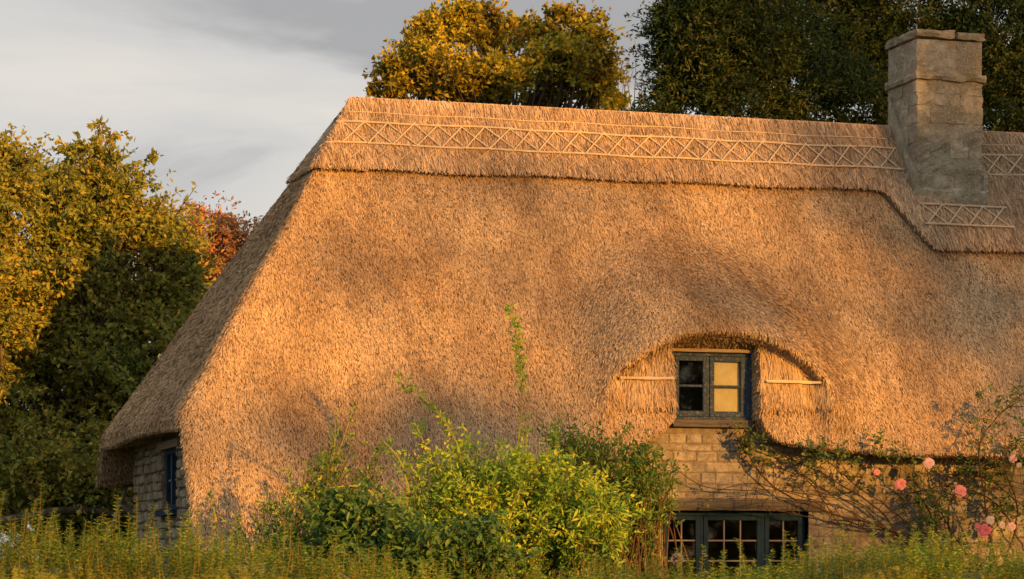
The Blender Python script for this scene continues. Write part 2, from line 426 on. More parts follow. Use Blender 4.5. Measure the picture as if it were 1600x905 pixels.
for r_, z in enumerate(ZG):
    f_, b_, l_, rr_ = Yf(z), Yb(z), Xl(z), Xr(z)
    X = np.zeros(NC); Y = np.zeros(NC)
    m = K == 'B'; X[m] = par[m]; Y[m] = b_
    m = K == 'BF'; X[m] = XRL + (l_ - XRL) * par[m]; Y[m] = b_
    m = K == 'L'; X[m] = l_; Y[m] = b_ + (f_ - b_) * par[m]
    m = K == 'FF'; X[m] = l_ + (XRL - l_) * par[m]; Y[m] = f_
    m = K == 'F'; X[m] = par[m]; Y[m] = f_
    m = K == 'RF'; X[m] = XRR + (rr_ - XRR) * par[m]; Y[m] = f_
    m = K == 'R'; X[m] = rr_; Y[m] = f_ + (b_ - f_) * par[m]
    m = K == 'BR'; X[m] = rr_ + (XRR - rr_) * par[m]; Y[m] = b_
    m = (K == 'F') | (K == 'FF')
    Y[m] += (front_y(X[m], np.full(m.sum(), z)) - f_)
    # a little unevenness on the end slope too
    m = K == 'L'; X[m] -= 0.15 * (1 - par[m]) * (ZT - z) / 4.1
    m = K == 'BF'; X[m] -= 0.15 * par[m] * (ZT - z) / 4.1
    m = K == 'L'; X[m] += 0.02 * np.sin(Y[m] * 1.7 + z) * np.sin(z * 1.5)
    SX[r_] = X; SY[r_] = Y
# round the hips: blur across columns close to the corner columns only
iL0 = kind.index('L'); iL1 = len(kind) - 1 - kind[::-1].index('L')
def blur(A_, width):
    out = A_.copy()
    ker = np.exp(-0.5 * (np.arange(-14, 15) / width) ** 2); ker /= ker.sum()
    P_ = np.pad(A_, ((0, 0), (14, 14)), mode='edge')
    B_ = sum(ker[i] * P_[:, i:i + NC] for i in range(29))
    return B_
BX, BY = blur(SX, 4.0), blur(SY, 4.0)
for c0 in (iL0, iL1):
    w = np.exp(-(np.abs(np.arange(NC) - c0) / 12.0) ** 4)[None, :]
    SX = SX * (1 - w) + BX * w; SY = SY * (1 - w) + BY * w

ZGr = ZG[::-1]
def surf(ci, z):
    """surface point of column ci (float array) at height z (array)"""
    ci = np.clip(ci, 0, NC - 1.001); c = ci.astype(int); fr = ci - c
    q = np.clip((ZG[0] - z) / 0.03, 0, len(ZG) - 1.001); r = q.astype(int); fq = q - r
    def g(A_):
        a = A_[r, c] * (1 - fr) + A_[r, c + 1] * fr
        b_ = A_[r + 1, c] * (1 - fr) + A_[r + 1, c + 1] * fr
        return a * (1 - fq) + b_ * fq
    return np.stack([g(SX), g(SY), z], -1)

def eave_z(ci):
    kk = kind[ci]; p = par[ci]
    if kk in ('B', 'BF', 'BR', 'R'): return 2.45
    if kk == 'L':
        if p < 0.055: return 2.45
        if ci >= iL1 - 1: return 1.35
        return 2.92 + 0.05 * math.sin(math.pi * min(1, max(0, (p - .3) / .7)))
    if kk == 'FF':
        x = XRL + (float(Xl(1.5)) - XRL) * (1 - p); return float(np.interp(x, EVX, EVZ))
    if kk == 'RF': return 2.70
    if -0.563 < p < 0.513: return float(zbrow(p)) - 0.0
    return float(np.interp(p, EVX, EVZ))
EZ = np.array([eave_z(i) for i in range(NC)])

NR = 110
vv = np.linspace(0, 1, NR)
Zs = ZT + (EZ[None, :] - ZT) * vv[:, None]
CI = np.broadcast_to(np.arange(NC, dtype=float)[None, :], Zs.shape)
G = surf(CI, Zs)                                   # (NR, NC, 3)
# outward normals, from the regular height grid
SG = np.stack([SX, SY, np.broadcast_to(ZG[:, None], SX.shape)], -1)
colpos = np.concatenate([[0], np.cumsum(np.maximum(np.linalg.norm(np.diff(SG[-80], axis=0), axis=1), 1e-4))])
dU = np.gradient(SG, colpos, axis=1); dV = np.gradient(SG, axis=0)
SN = norm(np.cross(dU, dV))
ctr = np.array([2.0, YR, 3.0])
SN = np.where(((SG - ctr)[..., :2] * SN[..., :2]).sum(-1, keepdims=True) < 0, -SN, SN)
def surf_n(ci, z):
    c = np.clip(np.round(ci), 0, NC - 1).astype(int); q = np.clip((ZG[0] - z) / 0.03, 0, len(ZG) - 1.001); r = q.astype(int); fq = (q - r)[..., None]
    return norm(SN[r, c] * (1 - fq) + SN[r + 1, c] * fq)
GN = surf_n(CI, Zs)

cottage = empty('thatched_cottage', (0, 0, 0))
tag(cottage, 'thatched stone cottage with patterned ridge, eyebrow dormer and stone chimney', 'cottage')

# eave lips: three extra rows that turn under
inw = -GN[-1].copy(); inw[:, 2] = 0; inw = norm(inw)
for i in range(NC):
    if kind[i] == 'F': inw[i] = (0, 1, 0)
lip1 = G[-1] + inw * 0.05 + np.array([0, 0, -0.035])
th = np.full(NC, 0.55); 
for i in range(NC):
    if kind[i] == 'F' and -0.563 < par[i] < 0.513: th[i] = 0.5
lip2 = G[-1] + inw * th[:, None] + np.array([0, 0, 0.02])
for i in range(NC):                        # soffit of the brow slopes down to the window head
    if kind[i] == 'F' and -0.563 < par[i] < 0.513: lip2[i] = (par[i], -0.045, 3.942)
GG = np.concatenate([G, lip1[None], lip2[None]], 0)
nr2 = GG.shape[0]
ii = np.arange(nr2 - 1)[:, None] * NC + np.arange(NC)[None, :]
jj = np.arange(nr2 - 1)[:, None] * NC + ((np.arange(NC) + 1) % NC)[None, :]
Q = np.stack([ii, jj, jj + NC, ii + NC], -1)
# leave the step beside the window and the corner drops to the cheeks below
keep = np.ones((nr2 - 1, NC), bool)
for i in range(NC - 1):
    if abs(EZ[i] - EZ[i + 1]) > 0.35:
        keep[:, i] = False
tm = MB(); tm.add(GG.reshape(-1, 3), Q[keep])
for i in range(NC - 1):                    # narrow joining strips where neighbouring columns end at different heights
    if abs(EZ[i] - EZ[i + 1]) > 0.35:
        zz_ = np.linspace(ZT, max(EZ[i], EZ[i + 1]), 90); a_ = surf(np.full(90, float(i)), zz_); b2_ = surf(np.full(90, float(i + 1) - 1e-3), zz_)
        k_ = np.arange(89)[:, None] * 2
        tm.add(np.stack([a_, b2_], 1).reshape(-1, 3), np.concatenate([k_, k_ + 1, k_ + 3, k_ + 2], 1))
# a sheet between two columns of different depth still covers the opening: cut those cells by height
def cheek(mb, ci, z0, z1, d, n=14, sub=4):
    z = np.linspace(z0, z1, n)
    P0 = surf(np.full(n, float(ci)), z)
    rows = [P0 + np.asarray(d) * (k / sub) for k in range(sub + 1)]
    Vv = np.stack(rows, 1).reshape(-1, 3); w_ = sub + 1
    i_ = np.arange(n - 1)[:, None] * w_ + np.arange(sub)[None, :]
    mb.add(Vv, np.stack([i_, i_ + 1, i_ + w_ + 1, i_ + w_], -1).reshape(-1, 4))
    return np.stack(rows, 1)
iWL = [i for i in range(NC) if kind[i] == 'F' and abs(par[i] + 0.565) < 1e-6][0]
iWR = [i for i in range(NC) if kind[i] == 'F' and abs(par[i] - 0.515) < 1e-6][0]
iRC = [i for i in range(iL0, iL1) if EZ[i] < 2.5 and EZ[i + 1] > 2.8][0]
cheeks = [cheek(tm, iWL, 4.05, EZ[iWL], (-0.02, 0.42, 0)), cheek(tm, iWR, 4.05, EZ[iWR], (0.02, 0.42, 0)),
          cheek(tm, iL1 - 1, 2.98, 1.36, (0.30, 0.55, 0)), cheek(tm, iRC, 2.95, 2.45, (0.62, 0.25, 0))]
thatch = tm.build('thatch', M['thatch'], cottage, True)

def straws(P, D, NRM, L, Wd, lift, name, mat, parent):
    """one small ridged stalk per point: P start, D direction, NRM outward normal"""
    n = len(P); D = norm(D); S = norm(np.cross(D, NRM)); NRM = np.cross(S, D)
    L = L[:, None]; w = Wd[:, None]
    E_ = P + D * L + NRM * (lift[:, None])
    V = np.stack([P - S * w / 2, P + NRM * w * 0.55, P + S * w / 2,
                  E_ - S * w * 0.42, E_ + NRM * w * 0.5, E_ + S * w * 0.42], 1)
    b_ = (np.arange(n) * 6)[:, None]
    q = np.array([[0, 1, 4, 3], [1, 2, 5, 4]])
    Fq = (b_[:, :, None] + q[None]).reshape(-1, 4)
    return link(name, mesh_np(name, V.reshape(-1, 3), Fq, mat), parent, 'stuff')

def stubble(P, D, NRM, L, Wd, lift, roll, name, mat, parent):
    """one flat reed end per point, rolled a little about its own axis"""
    n = len(P); D = norm(D); S = norm(np.cross(D, NRM)); NRM = np.cross(S, D)
    S2 = S * np.cos(roll)[:, None] + NRM * np.sin(roll)[:, None]
    w = Wd[:, None] * 0.5; E_ = P + D * L[:, None] + NRM * lift[:, None]
    V = np.stack([P - S2 * w, P + S2 * w, E_ + S2 * w * 0.85, E_ - S2 * w * 0.85], 1)
    return link(name, mesh_np(name, V.reshape(-1, 3), np.arange(n * 4).reshape(-1, 4), mat), parent, 'stuff')

def sample(Gs, mask, n):
    """n random points on grid Gs (rows, cols, 3), area weighted, where mask is set"""
    a = Gs[:-1, :-1]; b_ = Gs[:-1, 1:]; c = Gs[1:, :-1]; d = Gs[1:, 1:]
    ar = np.linalg.norm(np.cross(b_ - a, c - a), axis=-1) * 0.5 + np.linalg.norm(np.cross(b_ - d, c - d), axis=-1) * 0.5
    ar = ar * mask
    p = ar.ravel(); cs = np.cumsum(p); k = np.searchsorted(cs, rng.random(n) * cs[-1])
    r, c_ = np.unravel_index(np.clip(k, 0, p.size - 1), ar.shape)
    u = rng.random(n); v = rng.random(n)
    def lerp(A_):
        return (A_[r, c_] * ((1 - u) * (1 - v))[:, None] + A_[r, c_ + 1] * (u * (1 - v))[:, None]
                + A_[r + 1, c_] * ((1 - u) * v)[:, None] + A_[r + 1, c_ + 1] * (u * v)[:, None])
    return lerp, r, c_

def downdir(Nm):
    g = np.array([0, 0, -1.0]); d = g - Nm * (Nm @ g)[:, None]; return norm(d)

def rotabout(D, Nm, a):
    S = np.cross(Nm, D); return D * np.cos(a)[:, None] + S * np.sin(a)[:, None]

cell_k = np.array(kind)[:-1]
cmask = np.isin(cell_k, ['L', 'FF', 'F'])
parc = par[:-1]
cmask &= ~((cell_k == 'F') & (parc > 5.4))
mask = np.broadcast_to(cmask[None, :], (NR - 1, NC - 1)).astype(float)
mask = mask * np.where((Zs[:-1, :-1] > 6.35), 0, 1)
for i in range(NC - 1):
    if abs(EZ[i] - EZ[i + 1]) > 0.35: mask[:, i] = 0
nS = 470000
lerp, r_, c_ = sample(G, mask, nS)
P = lerp(G); Nm = norm(lerp(GN))
D = rotabout(downdir(Nm), Nm, rng.normal(0, 0.21, nS))
pan = ((P[:, 0] > 0.5) | (P[:, 0] < -0.55)) & (np.abs(P[:, 0]) < 1.33) & (P[:, 2] < zbrow(P[:, 0]) - 0.02) & (P[:, 2] > 3.27) & (cell_k[c_] == 'F')
L = rng.uniform(0.025, 0.065, nS); L[pan] *= 3.0
Wd = rng.uniform(0.005, 0.010, nS); lift = rng.normal(0.005, 0.0045, nS)
D[pan] = rotabout(downdir(Nm[pan]), Nm[pan], rng.normal(0, 0.12, pan.sum()))
stubble(P + Nm * rng.uniform(0.0, 0.008, nS)[:, None], D, Nm, L, Wd, lift, rng.normal(0, 0.30, nS), 'straw', M['straw'], thatch)

# straw ends on the cut edges (window cheeks, corner cuts)
CP, CN = [], []
for ck in cheeks:
    n_ = 1500
    lerp, _, _ = sample(ck, np.ones((ck.shape[0] - 1, ck.shape[1] - 1)), n_)
    p = lerp(ck); nn = norm(np.cross(ck[0, -1] - ck[0, 0], np.array([0, 0, 1.0])))
    mid = np.array([0, 0.0, 0]) if abs(ck[0, 0, 0]) < 1 else np.array([-9, -2.0, 0])
    if (mid - ck[0, 0])[:2] @ nn[:2] < 0: nn = -nn
    CP.append(p); CN.append(np.broadcast_to(nn, p.shape))
CP = np.concatenate(CP); CN = np.concatenate(CN); n_ = len(CP)
straws(CP, downdir(CN) + rng.normal(0, 0.3, (n_, 3)), CN, rng.uniform(0.03, 0.08, n_), rng.uniform(0.008, 0.013, n_), rng.normal(0.01, 0.008, n_), 'cut_straw', M['straw'], thatch)

# underside fringe along the eave
eN = 16000
ec = np.array([i for i in range(NC - 1) if cmask[i] and abs(EZ[i] - EZ[i + 1]) < 0.35])
seg = np.linalg.norm(G[-1, ec + 1] - G[-1, ec], axis=1); ci = rng.choice(ec, eN, p=seg / seg.sum()); u = rng.random(eN)[:, None]
A0 = G[-1, ci] * (1 - u) + G[-1, ci + 1] * u; A1 = lip1[ci] * (1 - u) + lip1[ci + 1] * u; A2 = lip2[ci] * (1 - u) + lip2[ci + 1] * u
t = rng.random(eN)[:, None]; t2 = rng.random(eN)[:, None] ** 2
P = np.where(rng.random(eN)[:, None] < 0.5, A0 + (A1 - A0) * t, A1 + (A2 - A1) * t2)
D = np.array([0, 0, -1.0]) - inw[ci] * 0.75 + rng.normal(0, 0.25, (eN, 3))
straws(P - norm(D) * 0.03, D, -inw[ci], rng.uniform(0.03, 0.065, eN), rng.uniform(0.008, 0.013, eN), rng.normal(0, 0.005, eN), 'eave_straw', M['straw'], thatch)

# ------------------------------------------------------------------ ridge capping
def ridge_bottom(i):
    kk = kind[i]; p = par[i]
    if kk in ('L', 'FF', 'BF'): return 6.12
    if kk == 'F':
        return float(np.interp(p, [-3.7, 2.9, 3.05, 3.42, 3.55, 5.2, 5.35, 5.75, 9], [6.13, 6.16, 6.13, 5.50, 5.37, 5.36, 5.45, 6.12, 6.15])) + 0.012 * math.sin(p * 3.1)
    return 6.14
RB = np.array([ridge_bottom(i) for i in range(NC)])
NRR = 44
vr = np.linspace(0, 1, NRR)
RZ = 6.975 + (RB[None, :] - 6.975) * vr[:, None]
RS = surf(np.broadcast_to(np.arange(NC, dtype=float)[None, :], RZ.shape), RZ)
rdU = np.gradient(RS, axis=1); rdV = np.gradient(RS, axis=0)
RN = norm(np.cross(rdU, rdV)); fl = ((RS - ctr)[..., :2] * RN[..., :2]).sum(-1, keepdims=True) < 0
RN = np.where(fl, -RN, RN)
for i in range(NC):                       # clean analytic normals where columns pinch together
    kk = kind[i]
    if kk in ('F', 'FF', 'RF'): RN[:, i] = (0, -0.827, 0.562)
    elif kk in ('B', 'BF', 'BR'): RN[:, i] = (0, 0.827, 0.562)
    elif kk == 'L': RN[:, i] = (-0.839, 0, 0.545)
    else: RN[:, i] = (0.839, 0, 0.545)
sm = np.stack([blur(RN[..., k], 5.0) for k in range(3)], -1)
RN = norm(sm)
RTC = np.array([0.03 if k_ == 'L' else 0.085 for k_ in kind]); RTC = blur(RTC[None, :], 6.0)[0]
RT = 0.085
R1 = RS + RN * RTC[None, :, None]
apex = RS[0].copy(); apex[:, 1] = YR; apex[:, 2] = 7.05
apex[:, 0] = np.clip(apex[:, 0], XRL + 0.02, XRR - 0.02)
low = RS[-1] + RN[-1] * (RTC[:, None] - 0.02) + np.array([0, 0, -0.02]); low2 = RS[-1] + RN[-1] * -0.04 + np.array([0, 0, 0.02])
RG = np.concatenate([apex[None], R1, low[None], low2[None]], 0)
nrr = RG.shape[0]
ii = np.arange(nrr - 1)[:, None] * NC + np.arange(NC)[None, :]
jj = np.arange(nrr - 1)[:, None] * NC + ((np.arange(NC) + 1) % NC)[None, :]
rm = MB(); rm.add(RG.reshape(-1, 3), np.stack([ii, jj, jj + NC, ii + NC], -1).reshape(-1, 4))
ridge = rm.build('ridge_capping', M['thatch'], cottage, True)
CHX0, CHX1, CHY0, CHY1 = 3.50, 4.44, 1.76, 2.62
rmask = np.broadcast_to(cmask[None, :], (nrr - 3, NC - 1)).astype(float).copy()
RGc = RG[:-2]
RNc = np.concatenate([RN[:1], RN], 0)
nS = 110000
lerp, r_, c_ = sample(RGc, rmask, nS)
P = lerp(RGc); Nm = norm(lerp(RNc))
ok = ~((P[:, 0] > CHX0 - 0.02) & (P[:, 0] < CHX1 + 0.02) & (P[:, 1] > CHY0 - 0.02))
P = P[ok]; Nm = Nm[ok]; nS = len(P); bot = RB[c_[ok]]
D = rotabout(downdir(Nm), Nm, rng.normal(0.0, 0.16, nS) + 0.05 * np.sin(P[:, 0] * 7))
stubble(P + Nm * rng.uniform(-0.004, 0.012, nS)[:, None] - D * 0.10, D, Nm, np.minimum(rng.uniform(0.10, 0.24, nS), 0.10 + np.maximum(0, P[:, 2] - bot) / 0.83 + rng.uniform(0.0, 0.030, nS)), rng.uniform(0.006, 0.0105, nS), rng.normal(0.006, 0.008, nS), rng.normal(0, 0.5, nS), 'ridge_straw', M['ridge_straw'], ridge)
# loose tips along the ridge top
nT = 2600
xt = np.concatenate([rng.uniform(XRL - 0.05, 3.45, nT - 300), rng.uniform(4.5, 5.4, 300)])
P = np.stack([xt, YR + rng.normal(0, 0.03, nT), np.full(nT, 7.01)], 1)
D = np.stack([rng.normal(0, 0.25, nT), rng.normal(-0.35, 0.3, nT), np.ones(nT)], 1)
straws(P, D, np.broadcast_to(np.array([0, -1.0, 0.2]), P.shape), rng.uniform(0.03, 0.085, nT), rng.uniform(0.007, 0.011, nT), rng.normal(0, 0.01, nT), 'ridge_tip', M['ridge_straw'], ridge)

# hazel rods pinned to the ridge
def fcol(x):
    """column (float) for a front-slope x at the plain part"""
    idx = [i for i in range(NC) if kind[i] == 'F']; return float(np.interp(x, par[idx], idx))
def rpt(ci, z, off):
    p = surf(np.array([ci]), np.array([z]))[0]
    c0 = int(min(ci, NC - 2)); n_ = RN[min(NRR - 1, 20), c0]
    return p + n_ * (RTC[c0] + off)
def ffcol(x, z):
    """column for front slope x, also left of the ridge end"""
    if x >= XRL + 0.05: return fcol(x)
    idx = [i for i in range(NC) if kind[i] == 'FF']
    xx = [surf(np.array([float(i)]), np.array([z]))[0][0] for i in idx]
    return float(np.interp(x, xx, idx))
def rod(pts, r=0.0125, mat='rod', nm='rod', parent=None, nsides=5):
    mb = MB(); pts = np.array(pts); n_ = len(pts)
    rr_ = r * (1 + 0.12 * np.sin(np.arange(n_) * 1.7 + pts[0, 0] * 9))
    mb.tube(pts, rr_, nsides); return mb.build(nm, M[mat], parent or ridge)
def rod_line(xa, xb, z, off, step=0.09, r=0.0125):
    c = []
    for x in np.arange(xa, xb + 1e-6, step): c.append(rpt(ffcol(x, z), z + 0.006 * math.sin(x * 5), off))
    rod(c, r)
ZU, ZM, ZL = 6.845, 6.70, 6.41
# long horizontal rods are laid in lengths, slightly overlapping
def lengths(z, off, x0, x1, ln, r):
    x = x0
    while x < x1 - 0.2:
        e_ = min(x1, x + ln * random.uniform(0.85, 1.1)); rod_line(x, e_, z + random.uniform(-0.006, 0.006), off, 0.09, r); x = e_ - 0.05
lengths(ZU, 0.024, -3.85, 3.36, 1.3, 0.0062)
lengths(ZM, 0.036, -3.95, 3.44, 1.2, 0.0112)
lengths(ZL, 0.036, -4.12, 3.42, 1.2, 0.0112)
for z, r in ((ZU, 0.007), (ZM, 0.012), (ZL, 0.012)): lengths(z, 0.022, 4.60, 5.3, 1.2, r)
xk = np.arange(-3.95, 3.38, 0.305)
for a, b_ in zip(xk[:-1], xk[1:]):
    j = lambda: random.uniform(-0.018, 0.018)
    for (xa, xb, o_) in ((a + j(), b_ + j(), 0.036), (b_ + j(), a + j(), 0.048)):
        pts = [rpt(ffcol(xa + (xb - xa) * t, ZM + (ZL - ZM) * t), ZM + (ZL - ZM) * t, o_) for t in np.linspace(-0.04, 1.04, 5)]
        rod(pts, 0.0085)
for a in np.arange(4.62, 5.2, 0.3):
    for (xa, xb, o_) in ((a, a + 0.3, 0.030), (a + 0.3, a, 0.042)):
        rod([rpt(fcol(xa + (xb - xa) * t), ZM + (ZL - ZM) * t, o_) for t in np.linspace(0, 1, 5)], 0.0105)
# apron below the chimney
for z in (5.925, 5.65): rod([rpt(fcol(x), z, 0.036) for x in np.linspace(3.47, 4.72, 12)], 0.0125)
xk2 = np.linspace(3.50, 4.68, 5)
for a, b_ in zip(xk2[:-1], xk2[1:]):
    for (xa, xb, o_) in ((a, b_, 0.030), (b_, a, 0.042)):
        rod([rpt(fcol(xa + (xb - xa) * t), 5.925 - 0.275 * t, o_) for t in np.linspace(0, 1, 5)], 0.010)
# rods round the end slope
for z, r in ((ZU, 0.008), (ZM, 0.0125), (ZL, 0.0125)):
    pts = [rpt(c, z, 0.024) for c in np.linspace(iL0 + 8, iL1 + 14, 16)]
    rod(pts, r)
for k in range(3):
    c0 = iL0 + 20 + k * 36
    rod([rpt(c0 + 36 * t, ZM + (ZL - ZM) * t, 0.016) for t in np.linspace(0, 1, 6)], 0.0105)
    rod([rpt(c0 + 36 * (1 - t), ZM + (ZL - ZM) * t, 0.03) for t in np.linspace(0, 1, 6)], 0.0105)
# fine twine crosses below and above the main pattern
for k, a in enumerate(xk[:-1]):
    for (za, zb_, s) in ((ZL - 0.01, 6.20, 1), (ZL - 0.01, 6.20, -1)):
        if random.random() < 0.75:
            xa = a + (0 if s > 0 else 0.30); xb = xa + s * 0.26
            rod([rpt(ffcol(xa + (xb - xa) * t, za + (zb_ - za) * t), za + (zb_ - za) * t, 0.028) for t in np.linspace(0, 1, 4)], 0.0045, 'twine', 'twine', None, 3)
# rods pinning the small dormer skirts
def panel_pt(x, z, off): 
    return np.array([x, float(front_y(np.array([x]), np.array([z]))[0]) - off, z])
rod([panel_pt(x, 3.555 + 0.004 * math.sin(9 * x), 0.045) for x in np.linspace(-1.22, -0.58, 8)], 0.017, 'pale_rod', 'rod', thatch)
rod([panel_pt(x, 3.545, 0.045) for x in np.linspace(0.56, 1.26, 8)], 0.017, 'pale_rod', 'rod', thatch)
for (xa, za, xb, zb_) in ((-1.20, 3.57, -0.56, 3.98), (-0.70, 3.99, -0.52, 3.58), (0.60, 3.58, 0.70, 3.95), (0.66, 3.92, 1.18, 3.58)):
    rod([panel_pt(xa + (xb - xa) * t, za + (zb_ - za) * t, 0.025) for t in np.linspace(0, 1, 5)], 0.0045, 'twine', 'twine', thatch, 3)

# ------------------------------------------------------------------ walls of stone
def stone_unit(seed, axis):
    """unit stone, front at 0 facing -axis direction, irregular bevelled face"""
    r = random.Random(seed); j = lambda s: r.uniform(-s, s)
    bx_, bz_ = 0.05, 0.12
    def ring(inset, d):
        c = [(inset * bx_, inset * bz_), (0.5, inset * bz_ * 0.8), (1 - inset * bx_, inset * bz_), (1 - inset * bx_ * .8, 0.5), (1 - inset * bx_, 1 - inset * bz_), (0.5, 1 - inset * bz_ * 0.8), (inset * bx_, 1 - inset * bz_), (inset * bx_ * .8, 0.5)]
        return [(x + j(0.015), d + j(0.06), z + j(0.03)) for x, z in c]
    V = [(x, 1.0, z) for x, z in ((0, 0), (.5, 0), (1, 0), (1, .5), (1, 1), (.5, 1), (0, 1), (0, .5))]
    V += ring(0.2, 0.30) + ring(1.3, 0.0) + [(0.5 + j(.1), -0.04 + j(0.08), 0.5 + j(.1))]
    Qs = []; T = []
    for a in range(2):
        for k in range(8): Qs.append((a * 8 + k, a * 8 + (k + 1) % 8, a * 8 + 8 + (k + 1) % 8, a * 8 + 8 + k))
    for k in range(8): T.append((16 + k, 16 + (k + 1) % 8, 24))
    V = np.array(V, float)
    if axis == 'X': V = np.stack([V[:, 1], 1 - V[:, 0], V[:, 2]], 1)     # faces -X
    return V, np.array(Qs), np.array(T)
UNIT = {}
def unit_mesh(k, axis, mat):
    key = (k, axis, mat)
    if key not in UNIT:
        V, q, t_ = stone_unit(k * 13 + 5, axis); UNIT[key] = mesh_np('stone', V, [q, t_], M[mat], False)
    return UNIT[key]
def overlaps(a0, a1, z0, z1, holes):
    return any(a1 > h[0] and a0 < h[1] and z1 > h[2] and z0 < h[3] for h in holes)
def clipspan(a0, a1, z0, z1, holes):
    """cut a span at the holes it meets"""
    segs = [(a0, a1)]
    for h in holes:
        if z1 > h[2] + 0.01 and z0 < h[3] - 0.01:
            ns = []
            for s0, s1 in segs:
                if s1 <= h[0] or s0 >= h[1]: ns.append((s0, s1)); continue
                if s0 < h[0]: ns.append((s0, h[0]))
                if s1 > h[1]: ns.append((h[1], s1))
            segs = ns
    return [s for s in segs if s[1] - s[0] > 0.04]
def stones(parent, axis, plane, a_rng, z_rng, lens, heights, mat, holes, depth=0.05, gap=0.009, topf=None, vgap=None):
    vgap = vgap or gap
    z = z_rng[0]; cnt = 0
    while z < z_rng[1] - 0.04:
        h = random.uniform(*heights); h = min(h, z_rng[1] - z)
        a = a_rng[0] - random.uniform(0, 0.2)
        while a < a_rng[1]:
            l_ = random.uniform(*lens); s0, s1 = max(a, a_rng[0]), min(a + l_, a_rng[1]); a += l_
            if topf and z + h > topf(0.5 * (s0 + s1)): continue
            for (u0, u1) in clipspan(s0, s1, z, z + h, holes):
                o = link('stone', unit_mesh(random.randint(0, 7), axis, mat), parent)
                dd = depth * random.uniform(0.8, 1.25)
                if axis == 'Y':
                    o.location = (u0 + vgap / 2, plane - dd * 0.55, z + gap / 2 + random.uniform(-0.004, 0.004)); o.scale = (u1 - u0 - vgap, dd, h - gap)
                else:
                    o.location = (plane - dd * 0.55, u0 + vgap / 2, z + gap / 2 + random.uniform(-0.012, 0.012)); o.scale = (dd, u1 - u0 - vgap, (h - gap) * random.uniform(0.8, 1.05))
                cnt += 1
        z += h
    return cnt
# front wall: dormer window stands on it, lower window opens in it
WX0, WX1, WZ0, WZ1 = -0.50, 0.495, 3.025, 3.89
LX0, LX1, LZ0, LZ1 = -0.61, 1.23, 1.10, 2.03
mb = MB()
for (x0, x1, z0, z1) in ((-6.0, LX0, -0.1, 3.02), (LX1, 9.0, -0.1, 2.90), (LX0, LX1, -0.1, LZ0), (LX0, LX1, LZ1 + 0.12, 3.02)):
    mb.box(x0, x1, -0.001, 0.40, z0, z1)
fw = mb.build('front_wall', M['mortar'], cottage)
holes = [(LX0 - 0.01, LX1 + 0.01, LZ0, LZ1 + 0.13), (LX0 - 0.16, LX1 + 0.20, LZ1 - 0.002, LZ1 + 0.14)]
topf = lambda x: 3.02 if abs(x) < 0.62 else (2.98 if -1.6 < x < 0.75 else 2.90)
nst = stones(fw, 'Y', 0.0, (-1.55, 4.25), (1.28, 3.05), (0.15, 0.52), (0.07, 0.155), 'stone', holes, 0.026, 0.010, topf)
# window reveals in dressed stone
for (x0, x1) in ((LX0 - 0.055, LX0), (LX1, LX1 + 0.055)):
    mb = MB(); mb.box(x0, x1, -0.022, 0.25, 1.0, LZ1 - 0.003); mb.build('jamb', M['stone'], fw)
# timber lintel over the lower window, bowed and gnarled
mb = MB(); nx_ = 26
xsl = np.linspace(LX0 - 0.15, LX1 + 0.19, nx_)
ringp = []
for x in xsl:
    bow = 0.02 * math.sin((x - xsl[0]) / (xsl[-1] - xsl[0]) * math.pi) + 0.006 * math.sin(x * 14)
    zt_, zb_ = LZ1 + 0.125 + bow, LZ1 + 0.004 + 0.4 * bow
    ringp.append([(x, -0.055, zb_), (x, -0.075 + .008 * math.sin(x * 9), (zt_ + zb_) / 2), (x, -0.05, zt_), (x, 0.2, zt_), (x, 0.2, zb_)])
Vv = np.array(ringp).reshape(-1, 3); qs = []
for i in range(nx_ - 1):
    for k in range(5): qs.append((i * 5 + k, i * 5 + (k + 1) % 5, i * 5 + 5 + (k + 1) % 5, i * 5 + 5 + k))
mb.add(Vv, qs, [(0, 1, 2), (0, 2, 3), (0, 3, 4)] + [tuple((nx_ - 1) * 5 + a for a in t_) for t_ in ((0, 2, 1), (0, 3, 2), (0, 4, 3))])
mb.build('lintel', M['timber'], cottage)
# catslide wall (mostly hidden), gable wall, back and far end walls
mb = MB(); mb.box(-5.98, -2.3, -0.62, -0.25, -0.1, 1.5); mb.box(-2.65, -2.3, -0.25, 0.01, -0.1, 1.6); mb.build('low_front_wall', M['mortar'], cottage)
GX = -6.0
gholes = [(1.72, 2.75, 1.98, 2.86)]
mb = MB()
for (y0, y1, z0, z1) in ((-0.6, 0.1, -0.1, 1.95), (0.1, 0.55, -0.1, 2.85), (0.55, 1.72, -0.1, 3.05), (2.75, 5.0, -0.1, 3.05), (1.72, 2.75, -0.1, 1.98), (1.72, 2.75, 2.86, 3.05)): mb.box(GX + 0.02, GX + 0.38, y0, y1, z0, z1)
gw = mb.build('gable_wall', M['gmortar'], cottage)
ng = stones(gw, 'X', GX, (-0.1, 5.0), (1.2, 3.02), (0.19, 0.44), (0.085, 0.14), 'gstone', gholes, 0.035, 0.010, lambda y: ZT - (YR - y) * KF - 0.45, 0.035)
mb = MB(); mb.box(-5.6, 9.0, 4.6, 4.99, -0.1, 2.9); mb.box(8.6, 9.0, 0.42, 4.6, -0.1, 2.9); mb.build('back_wall', M['mortar'], cottage)
# dark inside: floor boards, partition
mb = MB(); mb.box(-5.6, 8.6, 1.6, 1.7, 0.0, 4.0); mb.box(-2.0, 2.6, 0.45, 1.6, 2.30, 2.36); mb.build('inner_wall', M['dark'], cottage)

